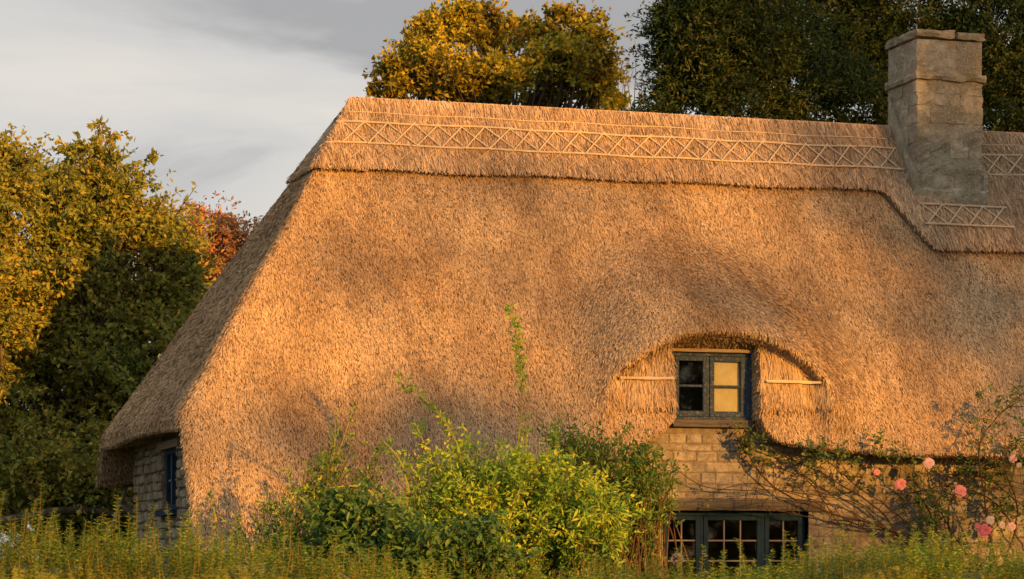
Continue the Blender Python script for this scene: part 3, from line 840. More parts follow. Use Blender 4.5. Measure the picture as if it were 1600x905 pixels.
# ------------------------------------------------------------------ windows
def bars(parent, name, mat, boxes):
    for b_ in boxes:
        mb = MB(); mb.box(*b_); o = mb.build(name, M[mat], parent)
        bv = o.modifiers.new('bevel', 'BEVEL'); bv.width = 0.004; bv.segments = 1
def pane(parent, x0, x1, y, z0, z1, axis='Y'):
    mb = MB(); 
    if axis == 'Y': mb.box(x0, x1, y, y + 0.004, z0, z1)
    else: mb.box(y, y + 0.004, x0, x1, z0, z1)
    mb.build('pane', M['glass'], parent)
# dormer window
dw = link('dormer_window', None, cottage); dw.empty_display_size = 0.1
y0 = -0.02
bars(dw, 'frame', 'blue_worn', [(WX0, WX0 + 0.045, y0, y0 + 0.09, WZ0 + 0.10, WZ1 - 0.045), (WX1 - 0.075, WX1, y0 - 0.012, y0 + 0.09, WZ0 + 0.10, WZ1 - 0.045),
     (WX0, WX1, y0 + 0.002, y0 + 0.09, WZ1 - 0.043, WZ1 - 0.001), (WX0, WX1, y0 - 0.006, y0 + 0.09, WZ0 + 0.075, WZ0 + 0.112), (-0.068, -0.028, y0 + 0.003, y0 + 0.08, WZ0 + 0.113, WZ1 - 0.045)])
bars(dw, 'head_board', 'oak', [(WX0 - 0.05, WX1 - 0.01, y0 - 0.055, y0 + 0.09, WZ1, WZ1 + 0.042)])
bars(dw, 'sill', 'timber', [(WX0 + 0.0, WX1 + 0.005, y0 - 0.06, y0 + 0.10, WZ0 - 0.012, WZ0 + 0.073)])
for (a, b_) in ((WX0 + 0.047, -0.070), (-0.026, WX1 - 0.077)):
    cs = link('casement', None, dw)
    zb0, zb1 = WZ0 + 0.114, WZ1 - 0.047
    w_ = 0.042 if a < -0.3 else 0.055
    bars(cs, 'stile', 'blue_worn', [(a, a + w_, y0 - 0.012, y0 + 0.04, zb0, zb1), (b_ - w_, b_, y0 - 0.012, y0 + 0.04, zb0, zb1)])
    bars(cs, 'rail', 'blue_worn', [(a + w_, b_ - w_, y0 - 0.012, y0 + 0.04, zb0, zb0 + 0.065), (a + w_, b_ - w_, y0 - 0.012, y0 + 0.04, zb1 - 0.055, zb1)])
    zm = 0.5 * (zb0 + zb1) + 0.005
    bars(cs, 'glazing_bar', 'blue_worn', [(a + w_, b_ - w_, y0 - 0.004, y0 + 0.03, zm - 0.014, zm + 0.014)])
    pane(cs, a + w_, b_ - w_, y0 + 0.012, zb0 + 0.065, zm - 0.014); pane(cs, a + w_, b_ - w_, y0 + 0.012, zm + 0.014, zb1 - 0.055)
mb = MB(); mb.box(-0.03, WX1 - 0.06, y0 + 0.05, y0 + 0.058, WZ0 + 0.12, WZ1 - 0.05); mb.build('blind', M['blind'], dw)
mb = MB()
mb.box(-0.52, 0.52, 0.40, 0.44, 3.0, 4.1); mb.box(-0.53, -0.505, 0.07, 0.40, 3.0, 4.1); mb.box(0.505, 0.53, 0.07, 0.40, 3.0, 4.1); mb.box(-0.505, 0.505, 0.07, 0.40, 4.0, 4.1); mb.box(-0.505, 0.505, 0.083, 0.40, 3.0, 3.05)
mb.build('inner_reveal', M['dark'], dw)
# lower window
lw = link('lower_window', None, cottage)
y1 = 0.085
bars(lw, 'frame', 'blue', [(LX0, LX0 + 0.04, y1, y1 + 0.09, LZ0, LZ1), (LX1 - 0.04, LX1, y1, y1 + 0.09, LZ0, LZ1), (LX0 + 0.04, LX1 - 0.04, y1, y1 + 0.09, LZ1 - 0.05, LZ1),
     (LX0 + 0.04, LX1 - 0.04, y1 - 0.03, y1 + 0.09, LZ0, LZ0 + 0.05)])
edges = [(LX0 + 0.042, LX0 + 0.50, 2), (LX0 + 0.545, LX1 - 0.565, 3), (LX1 - 0.52, LX1 - 0.042, 2)]
bars(lw, 'mullion', 'blue', [(LX0 + 0.502, LX0 + 0.543, y1 - 0.004, y1 + 0.08, LZ0 + 0.05, LZ1 - 0.05), (LX1 - 0.563, LX1 - 0.522, y1 - 0.004, y1 + 0.08, LZ0 + 0.05, LZ1 - 0.05)])
for (a, b_, nc_) in edges:
    cs = link('casement', None, lw); zb0, zb1 = LZ0 + 0.052, LZ1 - 0.052; w_ = 0.055
    bars(cs, 'stile', 'blue', [(a, a + w_, y1 - 0.015, y1 + 0.04, zb0, zb1), (b_ - w_, b_, y1 - 0.015, y1 + 0.04, zb0, zb1)])
    bars(cs, 'rail', 'blue', [(a + w_, b_ - w_, y1 - 0.015, y1 + 0.04, zb0, zb0 + 0.06), (a + w_, b_ - w_, y1 - 0.015, y1 + 0.04, zb1 - 0.05, zb1)])
    xx = np.linspace(a + w_, b_ - w_, nc_ + 1); zz = np.linspace(zb0 + 0.06, zb1 - 0.05, 4)
    bars(cs, 'glazing_bar', 'bar', [(x - 0.009, x + 0.009, y1 - 0.004, y1 + 0.02, zz[0], zz[-1]) for x in xx[1:-1]] + [(a + w_, b_ - w_, y1 - 0.001, y1 + 0.018, z - 0.009, z + 0.009) for z in zz[1:-1]])
    for i in range(nc_):
        for k in range(3): pane(cs, xx[i] + 0.004, xx[i + 1] - 0.004, y1 + 0.008, zz[k] + 0.004, zz[k + 1] - 0.004)
# gable window, deep in the shade of the end eave
gwn = link('gable_window', None, cottage)
gx = GX + 0.03
bars(gwn, 'frame', 'blue', [(gx, gx + 0.08, 1.74, 1.82, 2.06, 2.78), (gx, gx + 0.08, 2.65, 2.73, 2.06, 2.78), (gx, gx + 0.08, 1.82, 2.65, 2.72, 2.78), (gx - 0.005, gx + 0.08, 1.82, 2.65, 2.06, 2.12), (gx - 0.01, gx + 0.06, 2.2, 2.27, 2.12, 2.72)])
bars(gwn, 'sill', 'blue', [(gx - 0.12, gx + 0.06, 1.66, 2.82, 1.985, 2.06)])
bars(gwn, 'lintel', 'oak', [(gx - 0.07, gx + 0.1, 1.5, 3.0, 2.785, 2.88)])
bars(gwn, 'glazing_bar', 'bar', [(gx + 0.02, gx + 0.05, 1.82, 2.2, 2.40, 2.425), (gx + 0.02, gx + 0.05, 2.27, 2.65, 2.40, 2.425), (gx + 0.02, gx + 0.05, 1.99, 2.015, 2.12, 2.72), (gx + 0.02, gx + 0.05, 2.45, 2.475, 2.12, 2.72)])
for (a, b_) in ((1.82, 2.2), (2.27, 2.65)):
    for (c, d) in ((2.12, 2.41), (2.42, 2.72)): pane(gwn, a, b_, gx + 0.035, c, d, 'X')
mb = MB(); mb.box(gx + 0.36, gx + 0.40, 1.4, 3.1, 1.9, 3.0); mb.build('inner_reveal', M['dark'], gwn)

# ------------------------------------------------------------------ chimney
ch = link('chimney', None, cottage)
def rough_block(x0, x1, y0_, y1_, z0, z1, mat, name='stone', bev=0.014, amp=0.006):
    """block with worn edges: subdivided, edges eroded"""
    nx = max(2, int((x1 - x0) / 0.09)); ny = max(2, int((y1_ - y0_) / 0.12)); nz_ = max(2, int((z1 - z0) / 0.06))
    V = {}; vl = []; qs = []
    def vid(i, j, k):
        if (i, j, k) not in V:
            p = np.array([x0 + (x1 - x0) * i / nx, y0_ + (y1_ - y0_) * j / ny, z0 + (z1 - z0) * k / nz_])
            ex = (i in (0, nx)) + (j in (0, ny)) + (k in (0, nz_))
            c = np.array([(x0 + x1) / 2, (y0_ + y1_) / 2, (z0 + z1) / 2])
            if ex >= 2:
                sg = np.sign(c - p) * np.array([i in (0, nx), j in (0, ny), k in (0, nz_)])
                p = p + sg * bev * random.uniform(0.3, 1.3)
            p = p + np.array([random.gauss(0, amp) for _ in range(3)])
            V[(i, j, k)] = len(vl); vl.append(p)
        return V[(i, j, k)]
    for i in range(nx):
        for j in range(ny):
            qs.append((vid(i, j, 0), vid(i, j + 1, 0), vid(i + 1, j + 1, 0), vid(i + 1, j, 0))); qs.append((vid(i, j, nz_), vid(i + 1, j, nz_), vid(i + 1, j + 1, nz_), vid(i, j + 1, nz_)))
    for i in range(nx):
        for k in range(nz_):
            qs.append((vid(i, 0, k), vid(i + 1, 0, k), vid(i + 1, 0, k + 1), vid(i, 0, k + 1))); qs.append((vid(i, ny, k), vid(i, ny, k + 1), vid(i + 1, ny, k + 1), vid(i + 1, ny, k)))
    for j in range(ny):
        for k in range(nz_):
            qs.append((vid(0, j, k), vid(0, j, k + 1), vid(0, j + 1, k + 1), vid(0, j + 1, k))); qs.append((vid(nx, j, k), vid(nx, j + 1, k), vid(nx, j + 1, k + 1), vid(nx, j, k + 1)))
    mb = MB(); mb.add(vl, qs); return mb.build(name, M[mat], ch)
mb = MB(); mb.box(CHX0 + 0.010, CHX1 - 0.010, CHY0 + 0.010, CHY1 - 0.010, 5.7, 8.12); mb.build('core', M['chim'], ch)
rough_block(CHX0 - 0.03, CHX0 + 0.55, CHY0 - 0.035, CHY1 + 0.03, 8.13, 8.262, 'chimcap', 'coping', 0.02)
rough_block(CHX0 + 0.556, CHX1 + 0.045, CHY0 - 0.032, CHY1 + 0.03, 8.125, 8.248, 'chimcap', 'coping', 0.02)
rough_block(CHX0 + 0.005, CHX0 + 0.555, CHY0, CHY1 - 0.40, 7.715, 8.128, 'chim'); rough_block(CHX0 + 0.57, CHX1 - 0.005, CHY0, CHY1, 7.715, 8.122, 'chim')
rough_block(CHX0 + 0.007, CHX0 + 0.50, CHY1 - 0.385, CHY1, 7.715, 8.125, 'chim')
rough_block(CHX0 - 0.04, CHX1 + 0.05, CHY0 - 0.05, CHY1 + 0.04, 7.585, 7.715, 'chimcap', 'string_course', 0.02)
z = 7.583; row = 0
while z > 6.0:
    h = random.choice([0.20, 0.24, 0.15, 0.13]); zl = max(z - h, 5.85)
    flare = 0.0
    cuts = sorted([CHX0 + 0.93 * t for t in ([0.36, 0.70] if row % 2 else [0.22, 0.55, 0.80])])
    xs_ = [CHX0 - flare] + [c + random.uniform(-0.04, 0.04) for c in cuts] + [CHX1 + flare]
    for a, b_ in zip(xs_[:-1], xs_[1:]):
        o_ = random.uniform(-0.008, 0.008)
        rough_block(a + 0.001, b_ - 0.001, CHY0 - flare + o_, CHY0 + 0.22, zl + 0.001, z - 0.001, 'chim', 'stone', 0.006, 0.008)
    ysl = [CHY0 + 0.222, CHY0 + 0.5 + random.uniform(-0.1, 0.1), CHY1]
    for a, b_ in zip(ysl[:-1], ysl[1:]):
        rough_block(CHX0 - flare + random.uniform(-0.006, 0.006), CHX0 + 0.25, a + 0.004, b_ - 0.004, zl + 0.001, z - 0.001, 'chim', 'stone', 0.006, 0.008)
        rough_block(CHX1 - 0.25, CHX1 + flare, a + 0.004, b_ - 0.004, zl + 0.001, z - 0.001, 'chim', 'stone', 0.006, 0.008)
    z = zl; row += 1
rough_block(CHX0 - 0.085, CHX1 + 0.105, CHY0 - 0.06, CHY0 + 0.30, 5.85, 6.235, 'chim', 'plinth', 0.03, 0.008)
# mortar fillet where thatch meets stone
for xa in (CHX0 - 0.055, CHX1 - 0.015):
    Vv = []; qs = []
    for k, t in enumerate(np.linspace(0, 1, 12)):
        yy = CHY0 - 0.03 + t * 0.75; zz = 6.17 + t * 0.75 * KF + 0.10
        jx = random.uniform(-0.012, 0.012)
        Vv += [(xa + jx, yy, zz - 0.25), (xa + jx, yy, zz - 0.02), (xa + 0.02, yy, zz + 0.10 + jx), (xa + 0.075, yy, zz + 0.10), (xa + 0.075, yy, zz - 0.25)]
    for k in range(11):
        for s in range(5): qs.append((k * 5 + s, k * 5 + (s + 1) % 5, k * 5 + 5 + (s + 1) % 5, k * 5 + 5 + s))
    qs.append((0, 1, 3, 4)); mb = MB(); mb.add(Vv, qs, [(1, 2, 3)]); mb.build('mortar_fillet', M['chim'], ch)


# ------------------------------------------------------------------ foliage
def leaves_arr(P, D, U, L, Wd, shape='leaf'):
    """flat-folded leaves: P base, D axis, U approximate normal"""
    D = norm(D); S = norm(np.cross(D, U)); U = np.cross(S, D); n = len(P)
    L = np.broadcast_to(np.asarray(L, float), (n,))[:, None]; w = np.broadcast_to(np.asarray(Wd, float), (n,))[:, None]
    if shape == 'leaf':
        V = np.stack([P, P + D * L * 0.45 + S * w * 0.5 + U * w * 0.16, P + D * L - U * L * 0.10, P + D * L * 0.45 - S * w * 0.5 + U * w * 0.16], 1)
        t = np.array([[0, 1, 2], [0, 2, 3]]); k = 4
    else:
        V = np.stack([P, P + D * L * 0.28 + S * w * 0.42 + U * w * 0.12, P + D * L * 0.66 + S * w * 0.40 + U * w * 0.08 - U * L * 0.05, P + D * L - U * L * 0.20,
                      P + D * L * 0.66 - S * w * 0.40 + U * w * 0.08 - U * L * 0.05, P + D * L * 0.28 - S * w * 0.42 + U * w * 0.12, P + D * L * 0.5 - U * L * 0.02], 1)
        t = np.array([[0, 1, 6], [1, 2, 6], [2, 3, 6], [3, 4, 6], [4, 5, 6], [5, 0, 6]]); k = 7
    F = ((np.arange(n) * k)[:, None, None] + t[None]).reshape(-1, 3)
    return V.reshape(-1, 3), F

def rdir(n, up=0.0):
    v = rng.normal(0, 1, (n, 3)); v[:, 2] += up; return norm(v)

def clump_leaves(centers, radii, per, leaf_len, leaf_w, twig=0.6, up=0.25, squash=0.8, along=None, sz=0.35, spray=1.0):
    """leaves on short twigs that radiate from every clump centre; returns arrays and the twig segments"""
    P_, D_, U_, tw = [], [], [], []
    for c, r, k in zip(centers, radii, per):
        nt_ = max(3, int(k / 14)); td = rdir(nt_, up)
        if along is not None: td = norm(td + along * 1.0)
        tl = r * rng.uniform(0.45, 1.15 * spray, nt_)
        end = c + td * tl[:, None] * np.array([1, 1, squash])
        for s in range(nt_): tw.append((c, end[s]))
        w_ = rng.integers(0, nt_, k); t = rng.beta(2.2 / spray, 1.1, k)
        p = c + (end[w_] - c) * t[:, None] + rng.normal(0, 0.10 * r / spray ** 1.5, (k, 3))
        d = norm(td[w_] * 0.7 + rng.normal(0, 0.75, (k, 3)))
        u = norm(rng.normal(0, 0.8, (k, 3)) + np.array([0, 0, 0.35]) + 0.5 * td[w_])
        P_.append(p); D_.append(d); U_.append(u)
    P_ = np.concatenate(P_); n = len(P_)
    return leaves_arr(P_, np.concatenate(D_), np.concatenate(U_), leaf_len * rng.uniform(1 - sz, 1 + sz, n), leaf_w * rng.uniform(1 - sz, 1 + sz, n)), tw

def tree(name, label, cat, base, clumps, mat, leaf, trunk_r=0.18, fork=0.45, bark='bark', group=None, twigs=True, up=0.25, squash=0.8, along=None, lean=(0, 0), spray=1.0, limbs=1.0):
    """clumps: list of (centre, radius, leaf count)"""
    root = empty(name, base); tag(root, label, cat, group)
    base = np.asarray(base, float)
    C_ = np.array([c[0] for c in clumps]); top = C_[:, 2].max(); mid = C_.mean(0)
    (V, F), tw = clump_leaves([c[0] for c in clumps], [c[1] for c in clumps], [c[2] for c in clumps], leaf[0], leaf[1], up=up, squash=squash, along=along, spray=spray)
    link('crown', mesh_np('crown', V - base, F, M[mat]), root)
    tr = MB()
    tip = np.array([mid[0], mid[1], base[2] + (top - base[2]) * 0.9])
    tp = bez(base + np.array([0, 0, -0.1]), np.array([base[0] + lean[0], base[1] + lean[1], base[2] + (tip[2] - base[2]) * 0.5]), tip, 14)
    tp[1:-1, :2] += rng.normal(0, 0.04 * (top - base[2]) / 10, (12, 2))
    rad = trunk_r * (1 - np.linspace(0, 1, 14)) ** 0.8 + 0.02
    tr.tube(tp - base, rad, 8)
    for c in C_:
        if rng.random() > limbs: continue
        h = np.clip((c[2] - base[2]) * rng.uniform(0.45, 0.85) / (tip[2] - base[2]), 0.08, 0.95); k = h * 13; i = int(k); s = tp[i] + (tp[i + 1] - tp[i]) * (k - i)
        mid_ = (s + c) / 2 + np.array([0, 0, -0.10 * np.linalg.norm(c - s)]) + rng.normal(0, 0.06 * np.linalg.norm(c - s), 3)
        pb = bez(s, mid_, c, 6); r0 = min(rad[i] * 0.55, 0.035 + 0.02 * np.linalg.norm(c - s)) 
        tr.tube(pb - base, np.linspace(r0, 0.012, 6), 5)
    if twigs:
        for a, b_ in tw[::5]:
            tr.tube(np.stack([a, (a + b_) / 2 + rng.normal(0, 0.02, 3), b_]) - base, [0.012, 0.008, 0.004], 3)
    tr.build('trunk', M[bark], root, True)
    return root

def lobes(L_, depth_frac=0.8, n_per=1.0):
    """L_: (px, py, half width px, half height px, Y, clump count, clump radius m, leaves per clump)"""
    out = []
    for px, py, hw, hh, Y, k, r, lv in L_:
        c = at(px, py, Y); sc = np.linalg.norm(at(px + 1, py, Y) - c)
        for _ in range(k):
            d = rdir(1)[0] * rng.uniform(0.35, 1.0) ** 0.5
            p = c + RGT * d[0] * hw * sc + FWD * d[1] * max(hw, hh) * sc * depth_frac + np.array([0, 0, d[2] * hh * sc])
            if p[2] > 0.25: out.append((p, r * rng.uniform(0.7, 1.25), int(lv * rng.uniform(0.7, 1.3))))
    return out

# golden maple behind the ridge
cl = lobes([(640, 95, 40, 34, 20, 10, 0.40, 330), (690, 55, 36, 30, 20, 9, 0.38, 330), (745, 35, 40, 22, 20, 9, 0.38, 320), (790, 60, 34, 26, 20.5, 8, 0.36, 300), (700, 110, 50, 26, 19.5, 10, 0.40, 320), (640, 145, 40, 20, 20, 8, 0.36, 280),
            (835, 40, 30, 22, 21.5, 6, 0.34, 260), (890, 45, 30, 28, 20.5, 8, 0.38, 300), (920, 85, 34, 36, 20, 10, 0.38, 320), (870, 95, 40, 24, 19.5, 9, 0.36, 300), (880, 140, 60, 26, 20, 14, 0.40, 320), (790, 120, 40, 24, 19.5, 9, 0.38, 300),
            (745, 150, 60, 20, 20, 10, 0.38, 260), (940, 135, 30, 40, 20.5, 8, 0.34, 260), (600, 142, 14, 12, 20, 3, 0.28, 140), (965, 150, 14, 20, 20.5, 3, 0.3, 150), (790, 230, 190, 50, 20, 18, 0.7, 160)])
b0 = at(790, 400, 20); tree('maple_tree', 'golden autumn maple tree behind the thatched ridge', 'tree', (b0[0], b0[1], 0), cl, 'maple', (0.10, 0.07), 0.26, spray=1.25)
# big dark evergreens
def conifer(name, label, lob, base_px, Y, leaf=(0.10, 0.034), mat='yewtree', tr=0.2):
    cl = lobes(lob, 0.7); b0 = at(base_px, 400, Y)
    tree(name, label, 'tree', (b0[0], b0[1], 0), cl, mat, leaf, tr, up=0.05, squash=0.7, twigs=False, bark='darkbark', spray=1.35, limbs=0.0, group='dark evergreen trees')
conifer('yew_tree', 'dark evergreen tree with yellowing boughs between the golden maple and chimney',
        [(1068, 30, 48, 45, 14, 24, 0.5, 380), (1120, 110, 95, 75, 14, 50, 0.55, 430), (1055, 130, 34, 60, 14.3, 14, 0.42, 300), (1180, 20, 90, 70, 14, 40, 0.55, 430), (1250, 130, 90, 80, 14.5, 46, 0.55, 430),
         (1180, -90, 110, 60, 14, 22, 0.7, 200), (1150, 260, 160, 60, 14, 16, 0.8, 160), (1024, 190, 24, 22, 14, 7, 0.36, 220)], 1160, 14)
conifer('yew_tree', 'dark evergreen tree rising directly behind the stone chimney',
        [(1330, 60, 80, 80, 16, 40, 0.55, 430), (1400, 30, 90, 70, 16, 36, 0.55, 430), (1370, 150, 80, 70, 15.5, 34, 0.55, 430), (1460, 140, 70, 90, 16, 24, 0.6, 300), (1400, -90, 110, 60, 16, 18, 0.7, 200), (1400, 270, 130, 60, 16, 12, 0.8, 160)], 1400, 16)
conifer('yew_tree', 'dark evergreen tree at the right edge behind the chimney',
        [(1580, 60, 70, 90, 15, 40, 0.55, 430), (1590, 160, 60, 70, 14.5, 30, 0.55, 430), (1660, 100, 80, 120, 15, 30, 0.6, 300), (1600, -60, 90, 60, 15, 14, 0.7, 220), (1530, 120, 30, 80, 15.5, 12, 0.5, 300)], 1600, 15)
# bare twiggy tree in the gap
def bare_tree():
    b0 = at(975, 400, 24); root = empty('bare_tree', (b0[0], b0[1], 0)); tag(root, 'slim leafless tree in the gap between golden maple and dark evergreen', 'tree')
    mb = MB(); base = np.array([b0[0], b0[1], 0.0]); fk = base + np.array([0, 0, 7.0])
    mb.tube(np.stack([base, base + (0.05, 0, 3.5), fk]) - base, [0.09, 0.075, 0.06], 7)
    tips = [(963, 60), (950, 95), (985, 75), (975, 120), (1005, 110), (1012, 150), (945, 140), (992, 60), (968, 95), (1000, 165)]
    for t in tips:
        e_ = at(*t, 24 + random.uniform(-0.8, 0.8)); st = fk + np.array([0, 0, random.uniform(0, 1.2)])
        pb = bez(st, (st + e_) / 2 + rng.normal(0, 0.25, 3), e_, 8); pb[1:-1] += rng.normal(0, 0.04, (6, 3)); mb.tube(pb - base, np.linspace(0.035, 0.006, 8), 4)
        for k in range(7):
            i = random.randint(2, 6); a = pb[i]; d = norm(rng.normal(0, 1, 3) + np.array([0, 0, 1.2])) * random.uniform(0.25, 0.7)
            mb.tube(np.stack([a, a + d * 0.5 + rng.normal(0, 0.04, 3), a + d]) - base, [0.013, 0.009, 0.004], 3)
    mb.build('trunk', M['greystem'], root)
bare_tree()
# left side: hawthorn-like trees
cl = lobes([(120, 320, 90, 60, 9, 26, 0.42, 300), (150, 255, 50, 40, 9, 7, 0.34, 170), (60, 420, 130, 90, 9, 50, 0.48, 360), (220, 420, 110, 85, 9.5, 46, 0.45, 340), (140, 540, 170, 90, 9, 60, 0.5, 380),
            (60, 660, 120, 90, 8.5, 34, 0.5, 340), (190, 650, 60, 80, 9.5, 22, 0.45, 300), (300, 500, 80, 70, 11, 22, 0.45, 300), (60, 740, 120, 70, 7.4, 34, 0.45, 320), (160, 740, 45, 60, 7.4, 14, 0.4, 280)])
# arching leading shoots that stand above the crown
for (a, b_, c) in (((130, 300), (150, 250), (150, 200)), ((150, 290), (175, 255), (172, 205)), ((190, 330), (215, 300), (238, 255)), ((100, 300), (100, 260), (108, 235)), ((170, 320), (195, 290), (200, 262)), ((60, 330), (60, 290), (55, 255))):
    for p in bez(at(*a, 9), at(*b_, 9), at(*c, 9), 6): cl.append((p + rng.normal(0, 0.04, 3), 0.17, 60))
b0 = at(120, 400, 9); tree('hawthorn_tree', 'large golden green tree filling the left side beside the cottage', 'tree', (b0[0], b0[1], 0), cl, 'haw', (0.085, 0.05), 0.16, spray=1.7, limbs=0.6)
cl = lobes([(-30, 300, 60, 90, 8, 26, 0.42, 320), (5, 260, 25, 45, 8, 8, 0.3, 180), (-40, 480, 80, 110, 8, 26, 0.5, 320), (-40, 680, 80, 110, 8, 22, 0.5, 300)])
b0 = at(-40, 400, 8); tree('hawthorn_tree', 'green tree cut by the left edge of the picture', 'tree', (b0[0], b0[1], 0), cl, 'haw', (0.085, 0.05), 0.14, spray=1.7, limbs=0.6)
# russet weeping tree far behind
cl = lobes([(300, 350, 62, 36, 26, 24, 0.7, 190), (355, 375, 42, 40, 26, 17, 0.6, 180), (245, 365, 42, 45, 26, 15, 0.6, 180), (320, 450, 90, 50, 26, 22, 0.7, 160), (310, 550, 90, 60, 26, 12, 0.8, 120)])
b0 = at(305, 400, 26); tree('russet_tree', 'russet brown drooping tree left of the roof slope in the distance', 'tree', (b0[0], b0[1], 0), cl, 'red', (0.11, 0.045), 0.2, spray=1.3, along=np.array([0, 0, -0.9]))
# understory masses behind the left trees
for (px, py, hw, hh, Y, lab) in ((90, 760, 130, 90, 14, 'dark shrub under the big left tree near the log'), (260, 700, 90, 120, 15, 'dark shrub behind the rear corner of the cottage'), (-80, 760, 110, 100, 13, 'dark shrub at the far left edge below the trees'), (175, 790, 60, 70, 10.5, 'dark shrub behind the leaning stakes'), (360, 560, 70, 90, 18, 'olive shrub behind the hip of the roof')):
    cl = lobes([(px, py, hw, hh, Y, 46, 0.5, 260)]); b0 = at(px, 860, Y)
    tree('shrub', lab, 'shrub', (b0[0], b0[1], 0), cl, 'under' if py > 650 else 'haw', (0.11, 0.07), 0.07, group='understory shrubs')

# fallen log and stakes by the rear corner
def thing_tube(name, label, cat, pts, rad, mat, n=7):
    mb = MB(); P_ = np.asarray(pts); b_ = P_[0]; mb.tube(P_ - b_, rad, n); o = mb.build(name, M[mat], None, True); o.location = b_; tag(o, label, cat); return o
thing_tube('fallen_branch', 'dark bowed branch lying low under the left tree', 'branch', spline([at(-40, 822, 6.5), at(20, 812, 6.5), at(80, 800, 6.5), at(130, 798, 6.6), at(185, 806, 6.8)], 16), np.linspace(0.075, 0.05, 16), 'bark')
thing_tube('garden_stake', 'pale leaning stake behind the rear corner of the cottage', 'stake', [at(164, 850, 5.4), at(185, 795, 5.4), at(202, 748, 5.4)], [0.028, 0.026, 0.022], 'greystem')
thing_tube('garden_stake', 'short thick stake slanting against the rear wall corner', 'stake', [at(211, 812, 5.5), at(200, 795, 5.5), at(188, 782, 5.5)], [0.05, 0.05, 0.045], 'greystem')
thing_tube('garden_stake', 'thin level stick reaching the rear wall corner', 'stake', [at(190, 784, 5.45), at(212, 780, 5.45)], [0.016, 0.014], 'greystem')

# ------------------------------------------------------------------ shrubs before the catslide
def shoot_path(a, b_, bend, n=10):
    a = np.asarray(a, float); b_ = np.asarray(b_, float); m = (a + b_) / 2 + np.asarray(bend, float); return bez(a, m, b_, n)
def shrub(name, label, base, lobe, mat, leaf, stem='cane', shape='leaf6', group='shrubs before the low thatch', shoots=(), per=15, nst=60, up=0.4, droop=0.0, shoot_mat=None):
    """stems from the base to points in the lobes, side twigs with leaves; extra long shoots"""
    root = empty(name, base); tag(root, label, 'shrub', group); base = np.asarray(base, float)
    sb = MB(); P_, D_, U_ = [], [], []
    for (px, py, hw, hh, Y, k) in lobe:
        c = at(px, py, Y); sc = np.linalg.norm(at(px + 1, py, Y) - c)
        for _ in range(k):
            d = rdir(1)[0] * rng.uniform(0.2, 1.0) ** 0.5
            e_ = c + RGT * d[0] * hw * sc + FWD * d[1] * 0.7 * hw * sc + np.array([0, 0, d[2] * hh * sc])
            if e_[2] < 0.15: continue
            st = base + np.array([rng.normal(0, 0.3), rng.normal(0, 0.2), 0])
            pb = bez(st, (st + e_) / 2 + np.array([0, 0, 0.25 * np.linalg.norm(e_ - st)]), e_, 9)
            sb.tube(pb - base, np.linspace(0.011, 0.003, 9), 3)
            td = norm(pb[-1] - pb[-3])
            for q in range(int(per)):
                t = rng.uniform(0.62, 1.0) * 8; i = min(7, int(t)); p0 = pb[i] + (pb[i + 1] - pb[i]) * (t - i)
                sd = norm(rdir(1)[0] + td * 0.6 + np.array([0, 0, up])); ln = rng.uniform(0.06, 0.20)
                m_ = rng.integers(3, 6)
                for w_ in range(m_):
                    f = (w_ + 1) / m_
                    P_.append(p0 + sd * ln * f); D_.append(sd * 0.5 + rng.normal(0, 0.7, 3) + np.array([0, 0, -droop])); U_.append(np.array([0, 0, 0.5]) + rng.normal(0, 0.8, 3))
    for (pts, Y, dens, llen, leafy) in shoots:
        pb = spline([at(x, y, Y) for x, y in pts], 18); s2 = MB(); s2.tube(pb - base, np.linspace(0.010, 0.004, 18), 4); s2.build('shoot', M['shoot'], root)
        for q in range(dens):
            t = (leafy[0] + (leafy[1] - leafy[0]) * rng.random()) * 17; i = min(16, int(t)); p0 = pb[i] + (pb[i + 1] - pb[i]) * (t - i); ax = norm(pb[i + 1] - pb[i])
            d = norm(rdir(1)[0] + ax * 0.5); P_.append(p0 + d * rng.uniform(0, llen)); D_.append(d + rng.normal(0, 0.3, 3)); U_.append(np.array([0, 0, 0.5]) + rng.normal(0, 0.8, 3))
    P_ = np.array(P_); n = len(P_)
    V, F = leaves_arr(P_, np.array(D_), norm(np.array(U_)), leaf[0] * rng.uniform(0.6, 1.35, n), leaf[1] * rng.uniform(0.6, 1.35, n), shape)
    link('foliage', mesh_np('foliage', V - base, F, M[mat]), root)
    sb.build('stem', M[stem], root)
b0 = at(760, 870, -3.6)
shrub('jasmine_shrub', 'large twiggy yellow green shrub with tall whips before the low thatch', (b0[0], b0[1], 0),
      [(760, 740, 130, 60, -3.6, 110), (860, 770, 110, 70, -3.7, 110), (690, 770, 120, 50, -3.6, 70), (760, 830, 170, 60, -3.8, 80), (920, 820, 80, 70, -3.8, 60)],
      'shrubY', (0.062, 0.026), shoots=[
        ([(803, 740), (815, 640), (812, 560), (800, 480)], -3.5, 150, 0.05, (0.45, 1.0)), ([(815, 750), (822, 690), (820, 650)], -3.5, 30, 0.05, (0.4, 1.0)),
        ([(735, 760), (712, 690), (680, 640), (622, 588)], -3.5, 110, 0.06, (0.35, 1.0)), ([(690, 760), (670, 710), (650, 665)], -3.5, 60, 0.06, (0.3, 1.0)),
        ([(860, 760), (868, 700), (868, 655)], -3.5, 70, 0.06, (0.3, 1.0)), ([(640, 770), (625, 720), (600, 690)], -3.6, 60, 0.07, (0.3, 1)), ([(590, 775), (560, 760), (515, 762)], -3.5, 12, 0.05, (0.0, 0.6))])
b0 = at(1000, 870, -2.6)
